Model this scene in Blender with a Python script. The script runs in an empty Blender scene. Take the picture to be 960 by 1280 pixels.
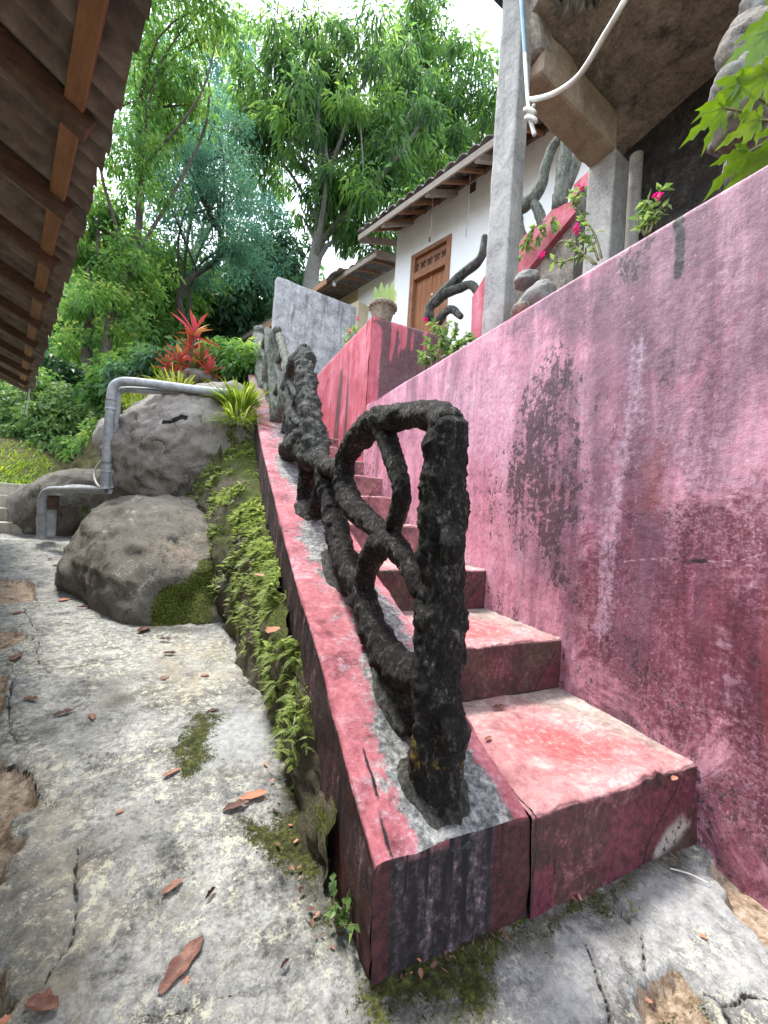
import bpy, bmesh, math, random
import numpy as np
rng = np.random.default_rng(7)
random.seed(7)
SC = bpy.context.scene
COL = SC.collection
# ------------------------------------------------------------------ camera survey (measured once from the photograph)
F, PITCH, ROLL, YAW = 488.34, .0099, .0662, .4053
CAM = np.array([0., 0., 1.])
FW = np.array([math.sin(YAW)*math.cos(PITCH), math.cos(YAW)*math.cos(PITCH), math.sin(PITCH)])
RR = np.array([math.cos(YAW), -math.sin(YAW), 0.])
UP = np.cross(RR, FW)
cR, sR = math.cos(ROLL), math.sin(ROLL)
def ray(x, y):
    U, V = (x-480)/F, (640-y)/F
    return FW + (U*cR-V*sR)*RR + (U*sR+V*cR)*UP
def onX(x, y, v): d = ray(x, y); return CAM+d*(v/d[0])
def onY(x, y, v): d = ray(x, y); return CAM+d*(v/d[1])
def onZ(x, y, v): d = ray(x, y); return CAM+d*((v-1)/d[2])
def at(x, y, dep): return CAM+ray(x, y)*dep
KN = math.hypot(.36, .93)
PD = np.array([-.36, .93, 0])/KN       # direction of the lane
ND = np.array([.93, .36, 0])/KN        # across the lane, to the right
ZD = np.array([0, 0, 1.])
def onPlane(x, y, P0, n):
    d = ray(x, y); return CAM+d*(((P0-CAM)@n)/(d@n))
def pathz(s): return .065*np.maximum(0, s-1.0)
def onPath(x, y):
    z = 0.
    for _ in range(12):
        P = onZ(x, y, z); z = float(pathz(P@PD))
    return onZ(x, y, z)
# ------------------------------------------------------------------ numpy noise
def _h(ix, iy, iz, seed):
    n = (ix*374761393 + iy*668265263 + iz*1274126177 + seed*974711) & 0xffffffff
    n = ((n ^ (n >> 13))*1103515245) & 0xffffffff
    n = ((n ^ (n >> 16))*2246822519) & 0xffffffff
    return ((n ^ (n >> 15)) & 0xffffff)/float(0xffffff)
def vn(P, seed=0):
    P = np.asarray(P, float); I = np.floor(P).astype(np.int64); f = P-I; f = f*f*f*(f*(f*6-15)+10)
    r = 0
    for dx in (0, 1):
        wx = f[:, 0] if dx else 1-f[:, 0]
        for dy in (0, 1):
            wy = f[:, 1] if dy else 1-f[:, 1]
            for dz in (0, 1):
                wz = f[:, 2] if dz else 1-f[:, 2]
                r = r+wx*wy*wz*_h(I[:, 0]+dx, I[:, 1]+dy, I[:, 2]+dz, seed)
    return r
def fbm(P, octv=4, seed=0, gain=.5):
    P = np.asarray(P, float); a, t, r = 1., 0., 0.
    for o in range(octv):
        r = r+a*vn(P*(2.03**o)+o*17.3, seed+o); t += a; a *= gain
    return r/t
def sstep(a, b, x):
    t = np.clip((x-a)/(b-a), 0, 1); return t*t*(3-2*t)
def poly_sd(P, poly):
    """signed distance (negative inside) of 2-D points to a polygon"""
    P = P[:, :2]; poly = np.asarray(poly)[:, :2]; n = len(poly)
    d = np.full(len(P), 1e9); ins = np.zeros(len(P), bool)
    for i in range(n):
        a, b = poly[i], poly[(i+1) % n]; e = b-a; w = P-a
        t = np.clip((w@e)/max(e@e, 1e-12), 0, 1); d = np.minimum(d, np.linalg.norm(w-t[:, None]*e, axis=1))
        c = ((a[1] > P[:, 1]) != (b[1] > P[:, 1]))
        ins ^= c & (P[:, 0] < (b[0]-a[0])*(P[:, 1]-a[1])/((b[1]-a[1]) or 1e-12)+a[0])
    return np.where(ins, -d, d)
def line_d(P, pts):
    d = np.full(len(P), 1e9); k = np.asarray(pts).shape[1]
    P = P[:, :k]; pts = np.asarray(pts, float)
    for a, b in zip(pts[:-1], pts[1:]):
        e = b-a; w = P-a; t = np.clip((w@e)/max(e@e, 1e-12), 0, 1)
        d = np.minimum(d, np.linalg.norm(w-t[:, None]*e, axis=1))
    return d
# ------------------------------------------------------------------ objects
def tag(o, label=None, cat=None, group=None, kind=None):
    if label: o['label'] = label
    if cat: o['category'] = cat
    if group: o['group'] = group
    if kind: o['kind'] = kind
    return o
def thing(name, label, cat, loc=(0, 0, 0), group=None):
    o = bpy.data.objects.new(name, None); COL.objects.link(o); o.location = [float(v) for v in loc]
    o.empty_display_size = .1
    return tag(o, label, cat, group)
def origin(o):
    v = np.zeros(3)
    while o is not None: v = v+np.array(o.location); o = o.parent
    return v
def mesh(name, V, Fc, mats, parent=None, base=None, attrs=None, smooth=False, fmat=None):
    """world-space vertices -> ONE linked mesh object"""
    V = np.asarray(V, float).reshape(-1, 3)
    org = origin(parent) if parent is not None else (np.array(base, float) if base is not None else np.zeros(3))
    me = bpy.data.meshes.new(name)
    if isinstance(Fc, np.ndarray):
        Fc = np.ascontiguousarray(Fc, dtype=np.int32); k = Fc.shape[1]; n = len(Fc)
        me.vertices.add(len(V)); me.vertices.foreach_set('co', (V-org).astype(np.float32).ravel())
        me.loops.add(n*k); me.loops.foreach_set('vertex_index', Fc.ravel())
        me.polygons.add(n); me.polygons.foreach_set('loop_start', np.arange(0, n*k, k, dtype=np.int32))
        try: me.polygons.foreach_set('loop_total', np.full(n, k, dtype=np.int32))
        except Exception: pass
        me.update(calc_edges=True)
    else:
        me.from_pydata([tuple(v) for v in (V-org)], [], Fc); me.update()
    if attrs:
        for k, a in attrs.items():
            at_ = me.attributes.new(k, 'FLOAT', 'POINT'); at_.data.foreach_set('value', np.asarray(a, np.float32))
    for m in (mats if isinstance(mats, (list, tuple)) else [mats]): me.materials.append(m)
    if fmat is not None: me.polygons.foreach_set('material_index', np.asarray(fmat, np.int32))
    if smooth: me.polygons.foreach_set('use_smooth', np.ones(len(me.polygons), bool))
    o = bpy.data.objects.new(name, me); COL.objects.link(o)
    if parent is not None: o.parent = parent
    else: o.location = org
    return o
def grid_faces(nu, nv, closed_v=False):
    i = np.arange(nu-1)[:, None]; j = np.arange(nv if closed_v else nv-1)[None, :]; j2 = (j+1) % nv
    return np.stack([i*nv+j, (i+1)*nv+j, (i+1)*nv+j2, i*nv+j2], -1).reshape(-1, 4)
class MB:
    def __init__(s): s.V, s.F, s.n = [], [], 0
    def add(s, V, Fc):
        s.V.append(np.asarray(V, float)); s.F += [tuple(int(k)+s.n for k in f) for f in Fc]; s.n += len(V); return s
    def build(s, name, m, parent=None, base=None, **k): return mesh(name, np.concatenate(s.V), s.F, m, parent, base, **k)
def boxg(c, ax, half, bev=.006, cuts=0, amp=0, freq=6, seed=0):
    """bevelled box: centre, 3 unit axes, half sizes; optional subdivision and surface roughness -> V, F"""
    bm = bmesh.new(); bmesh.ops.create_cube(bm, size=2)
    for v in bm.verts: v.co = (v.co.x*half[0], v.co.y*half[1], v.co.z*half[2])
    if bev: bmesh.ops.bevel(bm, geom=bm.edges[:], offset=bev, segments=2, affect='EDGES', profile=.5)
    if cuts:
        L = max(half)*2/cuts
        for _ in range(6):
            es = [e for e in bm.edges if e.calc_length() > L*1.3]
            if not es: break
            bmesh.ops.subdivide_edges(bm, edges=es, cuts=1, use_grid_fill=True)
        bmesh.ops.triangulate(bm, faces=[f for f in bm.faces if len(f.verts) > 4])
    bm.normal_update()
    L = np.array([v.co[:] for v in bm.verts]); N = np.array([v.normal[:] for v in bm.verts])
    A = np.array(ax); W = np.array(c)+L@A
    if amp: W = W+(N@A)*((fbm(W*freq, 4, seed)-.5)*2*amp)[:, None]
    Fc = [tuple(v.index for v in f.verts) for f in bm.faces]; bm.free()
    return W, Fc
XYZ = np.eye(3)
LANE = np.array([PD, ND, ZD])
def frame(u, up=ZD):
    u = u/np.linalg.norm(u); s = np.cross(u, up)
    if np.linalg.norm(s) < 1e-4: s = np.cross(u, [1., 0, 0])
    s /= np.linalg.norm(s); return np.array([u, s, np.cross(s, u)])
def bar(a, b, w, h, bev=.004, **k):
    a, b = np.array(a, float), np.array(b, float); d = b-a
    return boxg((a+b)/2, frame(d), (np.linalg.norm(d)/2, w/2, h/2), bev, **k)
def crom(pts, step):
    pts = np.asarray(pts, float)
    if len(pts) == 2: pts = np.array([pts[0], (pts[0]+pts[1])/2, pts[1]])
    P = np.vstack([2*pts[0]-pts[1], pts, 2*pts[-1]-pts[-2]]); out = []
    for i in range(1, len(P)-2):
        a, b, c, d = P[i-1:i+3]; n = max(2, int(np.linalg.norm((c-b)[:3])/step)); t = np.arange(n)[:, None]/n
        out.append(.5*((2*b)+(c-a)*t+(2*a-5*b+4*c-d)*t*t+(3*b-a-3*c+d)*t**3))
    out.append(P[-2][None]); return np.vstack(out)
def tube(pts, rad, seg=12, step=.05, amp=0, freq=8, seed=0, capr=True):
    """smooth tube through points with a radius per point; amp = bark relief as a share of the radius -> V, F"""
    pts = np.asarray(pts, float); rad = np.broadcast_to(np.asarray(rad, float), (len(pts),))
    C = crom(np.c_[pts, rad], step); R = np.maximum(C[:, 3], 1e-4); C = C[:, :3]
    T = np.gradient(C, axis=0); T /= np.linalg.norm(T, axis=1)[:, None]+1e-9
    if capr:
        k = 3; e0 = [C[0]-T[0]*R[0]*.6*math.sin(i/k*math.pi/2) for i in range(k, 0, -1)]; r0 = [R[0]*math.cos(i/k*math.pi/2*.97) for i in range(k, 0, -1)]
        e1 = [C[-1]+T[-1]*R[-1]*.6*math.sin(i/k*math.pi/2) for i in range(1, k+1)]; r1 = [R[-1]*math.cos(i/k*math.pi/2*.97) for i in range(1, k+1)]
        T = np.vstack([np.repeat(T[:1], k, 0), T, np.repeat(T[-1:], k, 0)]); C = np.vstack([e0, C, e1]); R = np.r_[r0, R, r1]
    n = np.cross(T[0], [.3, .5, .81]); n /= np.linalg.norm(n); NN = []
    for t in T:
        n = n-t*(n@t); n /= np.linalg.norm(n)+1e-9; NN.append(n)
    NN = np.array(NN); B = np.cross(T, NN); a = np.linspace(0, 2*math.pi, seg, endpoint=False)
    D = NN[:, None, :]*np.cos(a)[None, :, None]+B[:, None, :]*np.sin(a)[None, :, None]
    V = C[:, None, :]+D*R[:, None, None]; V = V.reshape(-1, 3)
    if amp:
        k = (fbm(V*freq, 3, seed)-.5)*2.2+(fbm(V*freq*4.3, 4, seed+5, .65)-.5)*1.5
        V = V+D.reshape(-1, 3)*(k*amp*np.repeat(R, seg))[:, None]
    Fc = [tuple(f) for f in grid_faces(len(C), seg, True)]
    Fc += [tuple(range(seg))[::-1], tuple(range((len(C)-1)*seg, len(C)*seg))]
    return V, Fc
def sheet(G, th):
    """solid sheet from a grid of top points (nu,nv,3) with vertical thickness"""
    nu, nv = G.shape[:2]; top = G.reshape(-1, 3); bot = top-np.array([0, 0, th]); n = nu*nv
    f = grid_faces(nu, nv); Fc = [tuple(q) for q in f]+[tuple(q[::-1]+n) for q in f]
    rim = [i*nv for i in range(nu)]+[(nu-1)*nv+j for j in range(1, nv)]+[i*nv+nv-1 for i in range(nu-2, -1, -1)]+[j for j in range(nv-2, 0, -1)]
    for a, b in zip(rim, rim[1:]+rim[:1]): Fc.append((a, b, b+n, a+n))
    return np.vstack([top, bot]), Fc
def extrude(poly, off):
    """prism from a 3-D polygon and an offset vector"""
    P = np.asarray(poly, float); n = len(P)
    return np.vstack([P, P+off]), [tuple(range(n)), tuple(range(2*n-1, n-1, -1))]+[(i, i+n, (i+1) % n+n, (i+1) % n) for i in range(n)]
# ------------------------------------------------------------------ materials
class M:
    def __init__(s, name, rough=.85, spec=.3):
        s.m = bpy.data.materials.new(name); s.m.use_nodes = True; s.t = s.m.node_tree; s.N = s.t.nodes; s.L = s.t.links
        s.b = s.N['Principled BSDF']; s.b.inputs['Roughness'].default_value = rough; s.b.inputs['Specular IOR Level'].default_value = spec
        s._tc = None
    def set(s, sock, v):
        if hasattr(v, 'is_output'): s.L.new(v, sock)
        elif isinstance(v, (tuple, list)) and len(v) == 3 and sock.type == 'RGBA': sock.default_value = (*v, 1)
        else: sock.default_value = v
    def co(s, scale=None, rnd=False):
        if s._tc is None: s._tc = s.N.new('ShaderNodeTexCoord')
        v = s._tc.outputs['Object']
        if rnd:
            oi = s.N.new('ShaderNodeObjectInfo'); a = s.N.new('ShaderNodeVectorMath'); a.operation = 'MULTIPLY_ADD'
            cmb = s.N.new('ShaderNodeCombineXYZ')
            for i in range(3): s.L.new(oi.outputs['Random'], cmb.inputs[i])
            s.L.new(cmb.outputs[0], a.inputs[0]); a.inputs[1].default_value = (37, 51, 23); s.L.new(v, a.inputs[2]); v = a.outputs[0]
        if scale:
            mp = s.N.new('ShaderNodeVectorMath'); mp.operation = 'MULTIPLY'; s.L.new(v, mp.inputs[0]); mp.inputs[1].default_value = scale; v = mp.outputs[0]
        return v
    def noise(s, scale=5, det=4, rough=.6, vec=None, dist=0):
        n = s.N.new('ShaderNodeTexNoise'); n.inputs['Scale'].default_value = scale; n.inputs['Detail'].default_value = det
        n.inputs['Roughness'].default_value = rough; n.inputs['Distortion'].default_value = dist
        s.L.new(vec if vec is not None else s.co(), n.inputs['Vector']); return n.outputs['Fac']
    def vor(s, scale=5, feat='F1', vec=None, out='Distance'):
        n = s.N.new('ShaderNodeTexVoronoi'); n.feature = feat; n.inputs['Scale'].default_value = scale
        s.L.new(vec if vec is not None else s.co(), n.inputs['Vector']); return n.outputs[out]
    def attr(s, name):
        n = s.N.new('ShaderNodeAttribute'); n.attribute_name = name; return n.outputs['Fac']
    def op(s, o, a, b=0., c=0., clamp=False):
        n = s.N.new('ShaderNodeMath'); n.operation = o; n.use_clamp = clamp
        for i, v in enumerate((a, b, c)): s.set(n.inputs[i], v)
        return n.outputs[0]
    def sm(s, a, b, x):
        n = s.N.new('ShaderNodeMapRange'); n.interpolation_type = 'SMOOTHSTEP'; s.set(n.inputs[0], x)
        n.inputs[1].default_value = a; n.inputs[2].default_value = b; return n.outputs[0]
    def ramp(s, fac, stops):
        n = s.N.new('ShaderNodeValToRGB'); s.L.new(fac, n.inputs[0]); e = n.color_ramp.elements
        while len(e) < len(stops): e.new(.5)
        for el, (p, c) in zip(e, stops): el.position = p; el.color = (*c, 1)
        return n.outputs[0]
    def mix(s, f, a, b, mode='MIX'):
        n = s.N.new('ShaderNodeMix'); n.data_type = 'RGBA'; n.blend_type = mode
        s.set(n.inputs[0], f); s.set(n.inputs[6], a); s.set(n.inputs[7], b); return n.outputs[2]
    def bump(s, h, dist=.01, st=1.):
        n = s.N.new('ShaderNodeBump'); n.inputs['Distance'].default_value = dist; n.inputs['Strength'].default_value = st
        s.L.new(h, n.inputs['Height']); s.L.new(n.outputs[0], s.b.inputs['Normal'])
    def out(s, col, rough=None):
        s.set(s.b.inputs['Base Color'], col)
        if rough is not None: s.set(s.b.inputs['Roughness'], rough)
        return s.m
def leafmat(name, stops, trans=.4, rough=.45, spec=.35, var=None):
    s = M(name, rough, spec); tv = s.attr('tint')
    if var: tv = s.op('ADD', tv, s.op('MULTIPLY', s.op('SUBTRACT', s.noise(var, 6, .75), .5), 1.3), clamp=True)
    c = s.ramp(tv, stops); s.out(c)
    t = s.N.new('ShaderNodeBsdfTranslucent'); mx = s.N.new('ShaderNodeMixShader'); mx.inputs[0].default_value = trans
    h = s.N.new('ShaderNodeHueSaturation'); h.inputs['Value'].default_value = 1.5; h.inputs['Saturation'].default_value = 1.1; h.inputs['Hue'].default_value = .487
    s.L.new(c, h.inputs['Color']); s.L.new(h.outputs[0], t.inputs['Color'])
    s.L.new(s.b.outputs[0], mx.inputs[1]); s.L.new(t.outputs[0], mx.inputs[2])
    s.L.new(mx.outputs[0], s.N['Material Output'].inputs['Surface']); return s.m
def m_path():
    s = M('old_concrete_paving', .8, .3)
    big = s.noise(1.6, 5, .65, dist=.6); med = s.noise(7, 8, .72, dist=.4); fine = s.noise(45, 6, .75); vf = s.noise(160, 3, .7)
    mx_ = s.op('ADD', s.op('MULTIPLY', med, .42), s.op('ADD', s.op('MULTIPLY', fine, .36), s.op('MULTIPLY', s.noise(95, 5, .8), .22)))
    c = s.ramp(mx_, [(.39, (.035, .035, .033)), (.455, (.14, .14, .134)), (.51, (.28, .281, .272)), (.56, (.43, .43, .41)), (.64, (.64, .63, .575))])
    c = s.mix(s.op('MULTIPLY', s.sm(.47, .6, s.op('ADD', s.op('MULTIPLY', big, .75), s.op('MULTIPLY', med, .25))), .62), c, s.ramp(fine, [(.36, (.13, .132, .13)), (.64, (.36, .36, .345))]))
    dk = s.sm(.51, .61, s.op('ADD', s.op('MULTIPLY', s.noise(3.1, 8, .75, dist=.7), .6), s.op('MULTIPLY', fine, .4))); c = s.mix(s.op('MULTIPLY', dk, .8), c, (.045, .047, .044))
    pt = s.sm(.535, .61, s.op('ADD', s.op('MULTIPLY', s.noise(26, 6, .75, dist=.5), .6), s.op('MULTIPLY', vf, .4))); c = s.mix(s.op('MULTIPLY', pt, .42), c, (.04, .041, .038))
    lich = s.op('MULTIPLY', s.sm(.5, .58, s.op('ADD', s.op('MULTIPLY', s.noise(34, 5, .7), .6), s.op('MULTIPLY', vf, .4))), s.sm(.4, .56, s.noise(2.3, 4, .6, vec=s.co((1.3, 1, 1))))); c = s.mix(s.op('MULTIPLY', lich, .7), c, (.7, .68, .52))
    c = s.mix(s.op('MULTIPLY', s.attr('tan'), s.sm(.35, .65, s.noise(9, 5, .7))), c, (.4, .34, .25))
    c = s.mix(s.op('MULTIPLY', s.attr('smooth_grey'), s.sm(.3, .55, s.noise(6, 5, .7))), c, s.ramp(fine, [(.3, (.25, .26, .27)), (.7, (.5, .5, .5))]))
    dirt = s.ramp(s.op('ADD', s.op('MULTIPLY', s.noise(14, 8, .75), .6), s.op('MULTIPLY', s.noise(60, 4, .7), .4)), [(.38, (.1, .065, .042)), (.48, (.3, .22, .15)), (.56, (.46, .37, .28)), (.64, (.6, .52, .42))])
    c = s.mix(s.sm(.4, .6, s.op('ADD', s.attr('dirt'), s.op('MULTIPLY', s.op('SUBTRACT', fine, .5), .5))), c, dirt)
    c = s.mix(s.sm(.84, .95, s.op('ADD', s.attr('crack'), s.op('MULTIPLY', s.op('SUBTRACT', fine, .5), .5))), c, (.016, .014, .012))
    c = s.mix(s.op('MULTIPLY', s.sm(.35, .75, s.op('ADD', s.op('MULTIPLY', s.attr('dark_patch'), 1.05), s.op('ADD', s.op('MULTIPLY', s.op('SUBTRACT', med, .5), 1.8), s.op('MULTIPLY', s.op('SUBTRACT', fine, .5), 1.4)))), .85), c, s.ramp(fine, [(.36, (.022, .023, .018)), (.52, (.075, .075, .06)), (.66, (.24, .235, .2))]))
    mo = s.ramp(s.noise(55, 5, .75), [(.38, (.012, .014, .003)), (.52, (.042, .05, .008)), (.66, (.11, .12, .025))])
    c = s.mix(s.sm(.42, .7, s.op('ADD', s.op('MULTIPLY', s.attr('moss'), 1.08), s.op('ADD', s.op('MULTIPLY', s.op('SUBTRACT', s.noise(20, 7, .78), .5), 2.2), s.op('MULTIPLY', s.op('SUBTRACT', vf, .5), 1.)))), c, mo)
    s.bump(s.op('ADD', s.op('MULTIPLY', med, 1.), s.op('ADD', s.op('MULTIPLY', fine, .6), s.op('MULTIPLY', vf, .25))), .02, .8)
    return s.out(c)
def m_wall():
    s = M('stained_pink_render', .62, .4)
    st = s.noise(1, 8, .72, vec=s.co((9, 9, 1.1)), dist=.3); st2 = s.noise(1, 7, .7, vec=s.co((30, 30, 2.6))); med = s.noise(5, 8, .7, dist=.5); fine = s.noise(40, 6, .75); sp = s.noise(110, 4, .75)
    C_ = lambda x, k: s.op('MULTIPLY', s.op('SUBTRACT', x, .5), k)
    base = s.ramp(s.op('ADD', s.op('MULTIPLY', st, .5), s.op('ADD', s.op('MULTIPLY', med, .3), s.op('MULTIPLY', fine, .2))), [(.36, (.42, .16, .23)), (.46, (.62, .26, .35)), (.54, (.73, .36, .46)), (.64, (.8, .54, .66))])
    mv = s.ramp(s.op('ADD', s.op('MULTIPLY', st, .6), s.op('MULTIPLY', fine, .4)), [(.37, (.13, .06, .088)), (.47, (.27, .13, .18)), (.55, (.41, .215, .285)), (.64, (.58, .37, .46))])
    c = s.mix(s.sm(.3, .7, s.op('ADD', s.attr('mauve'), s.op('ADD', C_(med, 1.3), C_(st2, .35)))), base, mv)
    cr = s.ramp(s.op('ADD', s.op('MULTIPLY', st2, .4), s.op('ADD', s.op('MULTIPLY', med, .35), s.op('MULTIPLY', fine, .25))), [(.38, (.055, .014, .026)), (.47, (.15, .036, .062)), (.55, (.26, .075, .115)), (.64, (.46, .23, .3))])
    c = s.mix(s.sm(.3, .7, s.op('ADD', s.attr('crimson'), s.op('ADD', C_(s.noise(3.5, 8, .8, dist=.6), 2.8), C_(st2, .35)))), c, cr)
    big = s.noise(1.3, 4, .6, dist=.5); wm = s.sm(.42, .6, big)
    c = s.mix(s.op('MULTIPLY', s.op('MULTIPLY', s.sm(.46, .6, s.op('ADD', s.op('MULTIPLY', sp, .5), s.op('MULTIPLY', fine, .5))), wm), .32), c, (.76, .52, .62))
    c = s.mix(s.op('MULTIPLY', s.op('MULTIPLY', s.sm(.52, .42, s.op('ADD', s.op('MULTIPLY', s.noise(75, 5, .8), .4), s.op('MULTIPLY', s.noise(11, 7, .78, dist=.4), .6))), s.op('SUBTRACT', 1.1, wm)), .45), c, (.13, .06, .085))
    # run-off streaks from the top, salt bloom, rubbed red patches
    rn = s.noise(1, 6, .62, vec=s.co((3.6, 3.6, .55)), dist=.5); c = s.mix(s.op('MULTIPLY', s.sm(.47, .66, rn), .62), c, s.ramp(med, [(.35, (.085, .045, .068)), (.65, (.25, .135, .19))]))
    c = s.mix(s.op('MULTIPLY', s.sm(.55, .7, s.noise(1, 8, .78, vec=s.co((5, 5, 2.4)), dist=.9)), .5), c, (.36, .07, .105))
    pale = s.op('ADD', s.attr('pale'), s.op('ADD', C_(st2, .9), C_(fine, 1.5)))
    c = s.mix(s.op('MULTIPLY', s.sm(.35, 1.0, pale), .72), c, (.66, .5, .62))
    bl = s.op('ADD', s.op('MULTIPLY', sp, .35), s.op('ADD', s.op('MULTIPLY', s.noise(16, 7, .78, dist=.4), .4), s.op('MULTIPLY', st2, .25)))
    c = s.mix(s.op('MULTIPLY', s.sm(.555, .62, bl), .55), c, (.7, .47, .56))
    n1 = s.op('ADD', s.op('ADD', .5, C_(st2, 1.5)), s.op('ADD', C_(fine, 2.4), C_(s.noise(9, 8, .8, dist=.6), 2.6)))
    gr = s.sm(.55, .71, s.op('ADD', s.op('MULTIPLY', s.attr('grime'), .62), s.op('MULTIPLY', n1, .5)))
    c = s.mix(s.op('MULTIPLY', gr, .86), c, s.ramp(sp, [(.35, (.018, .012, .016)), (.65, (.1, .06, .072))]))
    c = s.mix(s.sm(.25, .75, s.op('ADD', s.attr('soot'), s.op('MULTIPLY', C_(fine, 1.6), s.sm(0., .25, s.attr('soot'))))), c, (.025, .02, .024))
    c = s.mix(s.attr('rust'), c, (.32, .06, .03))
    c = s.mix(s.op('MULTIPLY', s.sm(.86, .96, s.op('ADD', s.attr('hairline'), s.op('MULTIPLY', s.op('SUBTRACT', fine, .5), .3))), .55), c, (.66, .46, .52))
    s.bump(s.op('ADD', s.op('MULTIPLY', med, .5), s.op('ADD', s.op('MULTIPLY', fine, .5), s.op('ADD', s.op('MULTIPLY', sp, .3), s.op('MULTIPLY', gr, -.2)))), .007, .7)
    return s.out(c, s.ramp(fine, [(.3, (.45,)*3), (.7, (.8,)*3)]))
def m_parapet():
    s = M('bright_pink_render', .7, .3)
    st = s.noise(1, 8, .72, vec=s.co((7, 7, .7)), dist=.3); med = s.noise(4, 8, .72, dist=.5); fine = s.noise(38, 6, .75)
    c = s.ramp(s.op('ADD', s.op('MULTIPLY', st, .5), s.op('MULTIPLY', med, .5)), [(.36, (.36, .06, .08)), (.48, (.55, .13, .165)), (.56, (.62, .2, .25)), (.68, (.66, .36, .4))])
    g = s.sm(.5, .62, s.op('ADD', s.op('MULTIPLY', s.attr('grime'), .55), s.op('MULTIPLY', s.op('SUBTRACT', s.op('ADD', s.op('MULTIPLY', st, .6), s.op('MULTIPLY', fine, .4)), .3), 1.)))
    c = s.mix(s.op('MULTIPLY', g, .85), c, s.ramp(fine, [(.3, (.03, .02, .024)), (.7, (.15, .12, .125))]))
    s.bump(s.op('ADD', med, s.op('MULTIPLY', fine, .5)), .01, .6); return s.out(c)
def m_coping():
    s = M('worn_pink_cement', .75, .35)
    med = s.noise(9, 8, .72, dist=.5); fine = s.noise(50, 6, .75); st = s.noise(1, 7, .7, vec=s.co((16, 16, 1.6))); big = s.noise(3, 6, .7, dist=.6)
    c = s.ramp(s.op('ADD', s.op('MULTIPLY', med, .4), s.op('ADD', s.op('MULTIPLY', big, .4), s.op('MULTIPLY', fine, .2))), [(.38, (.12, .032, .042)), (.45, (.3, .085, .105)), (.53, (.48, .155, .185)), (.61, (.62, .36, .39))])
    pl = s.sm(.5, .6, s.op('ADD', s.op('MULTIPLY', s.noise(5, 8, .78, dist=.7), .7), s.op('MULTIPLY', fine, .3))); c = s.mix(s.op('MULTIPLY', pl, .85), c, s.ramp(fine, [(.35, (.16, .085, .11)), (.65, (.5, .36, .42))]))
    ce = s.ramp(s.op('ADD', s.op('MULTIPLY', fine, .6), s.op('MULTIPLY', med, .4)), [(.38, (.03, .032, .034)), (.48, (.14, .148, .15)), (.56, (.34, .345, .34)), (.65, (.6, .6, .58))])
    c = s.mix(s.sm(.38, .62, s.op('ADD', s.attr('cement'), s.op('MULTIPLY', s.op('SUBTRACT', s.noise(8, 8, .78, dist=.5), .5), 2.4))), c, ce)
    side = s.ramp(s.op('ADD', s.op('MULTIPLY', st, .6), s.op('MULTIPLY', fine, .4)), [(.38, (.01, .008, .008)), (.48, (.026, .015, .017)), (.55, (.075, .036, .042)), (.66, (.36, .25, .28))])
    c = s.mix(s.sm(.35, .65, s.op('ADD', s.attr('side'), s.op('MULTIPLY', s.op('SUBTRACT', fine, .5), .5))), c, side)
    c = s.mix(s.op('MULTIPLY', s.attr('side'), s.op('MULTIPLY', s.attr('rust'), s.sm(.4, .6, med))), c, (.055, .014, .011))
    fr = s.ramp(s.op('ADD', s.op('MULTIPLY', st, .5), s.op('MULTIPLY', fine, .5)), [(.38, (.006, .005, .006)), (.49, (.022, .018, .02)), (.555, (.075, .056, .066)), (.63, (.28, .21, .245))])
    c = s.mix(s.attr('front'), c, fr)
    c = s.mix(s.op('MULTIPLY', s.attr('front'), s.sm(.35, .6, s.op('ADD', s.attr('maroon'), s.op('MULTIPLY', s.op('SUBTRACT', med, .5), 1.)))), c, s.ramp(fine, [(.35, (.02, .009, .009)), (.65, (.1, .03, .036))]))
    c = s.mix(s.sm(.84, .93, s.op('ADD', s.attr('drip'), s.op('MULTIPLY', s.op('SUBTRACT', fine, .5), .25))), c, (.01, .01, .012))
    s.bump(s.op('ADD', med, s.op('MULTIPLY', fine, .8)), .012, .8); return s.out(c)
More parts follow.
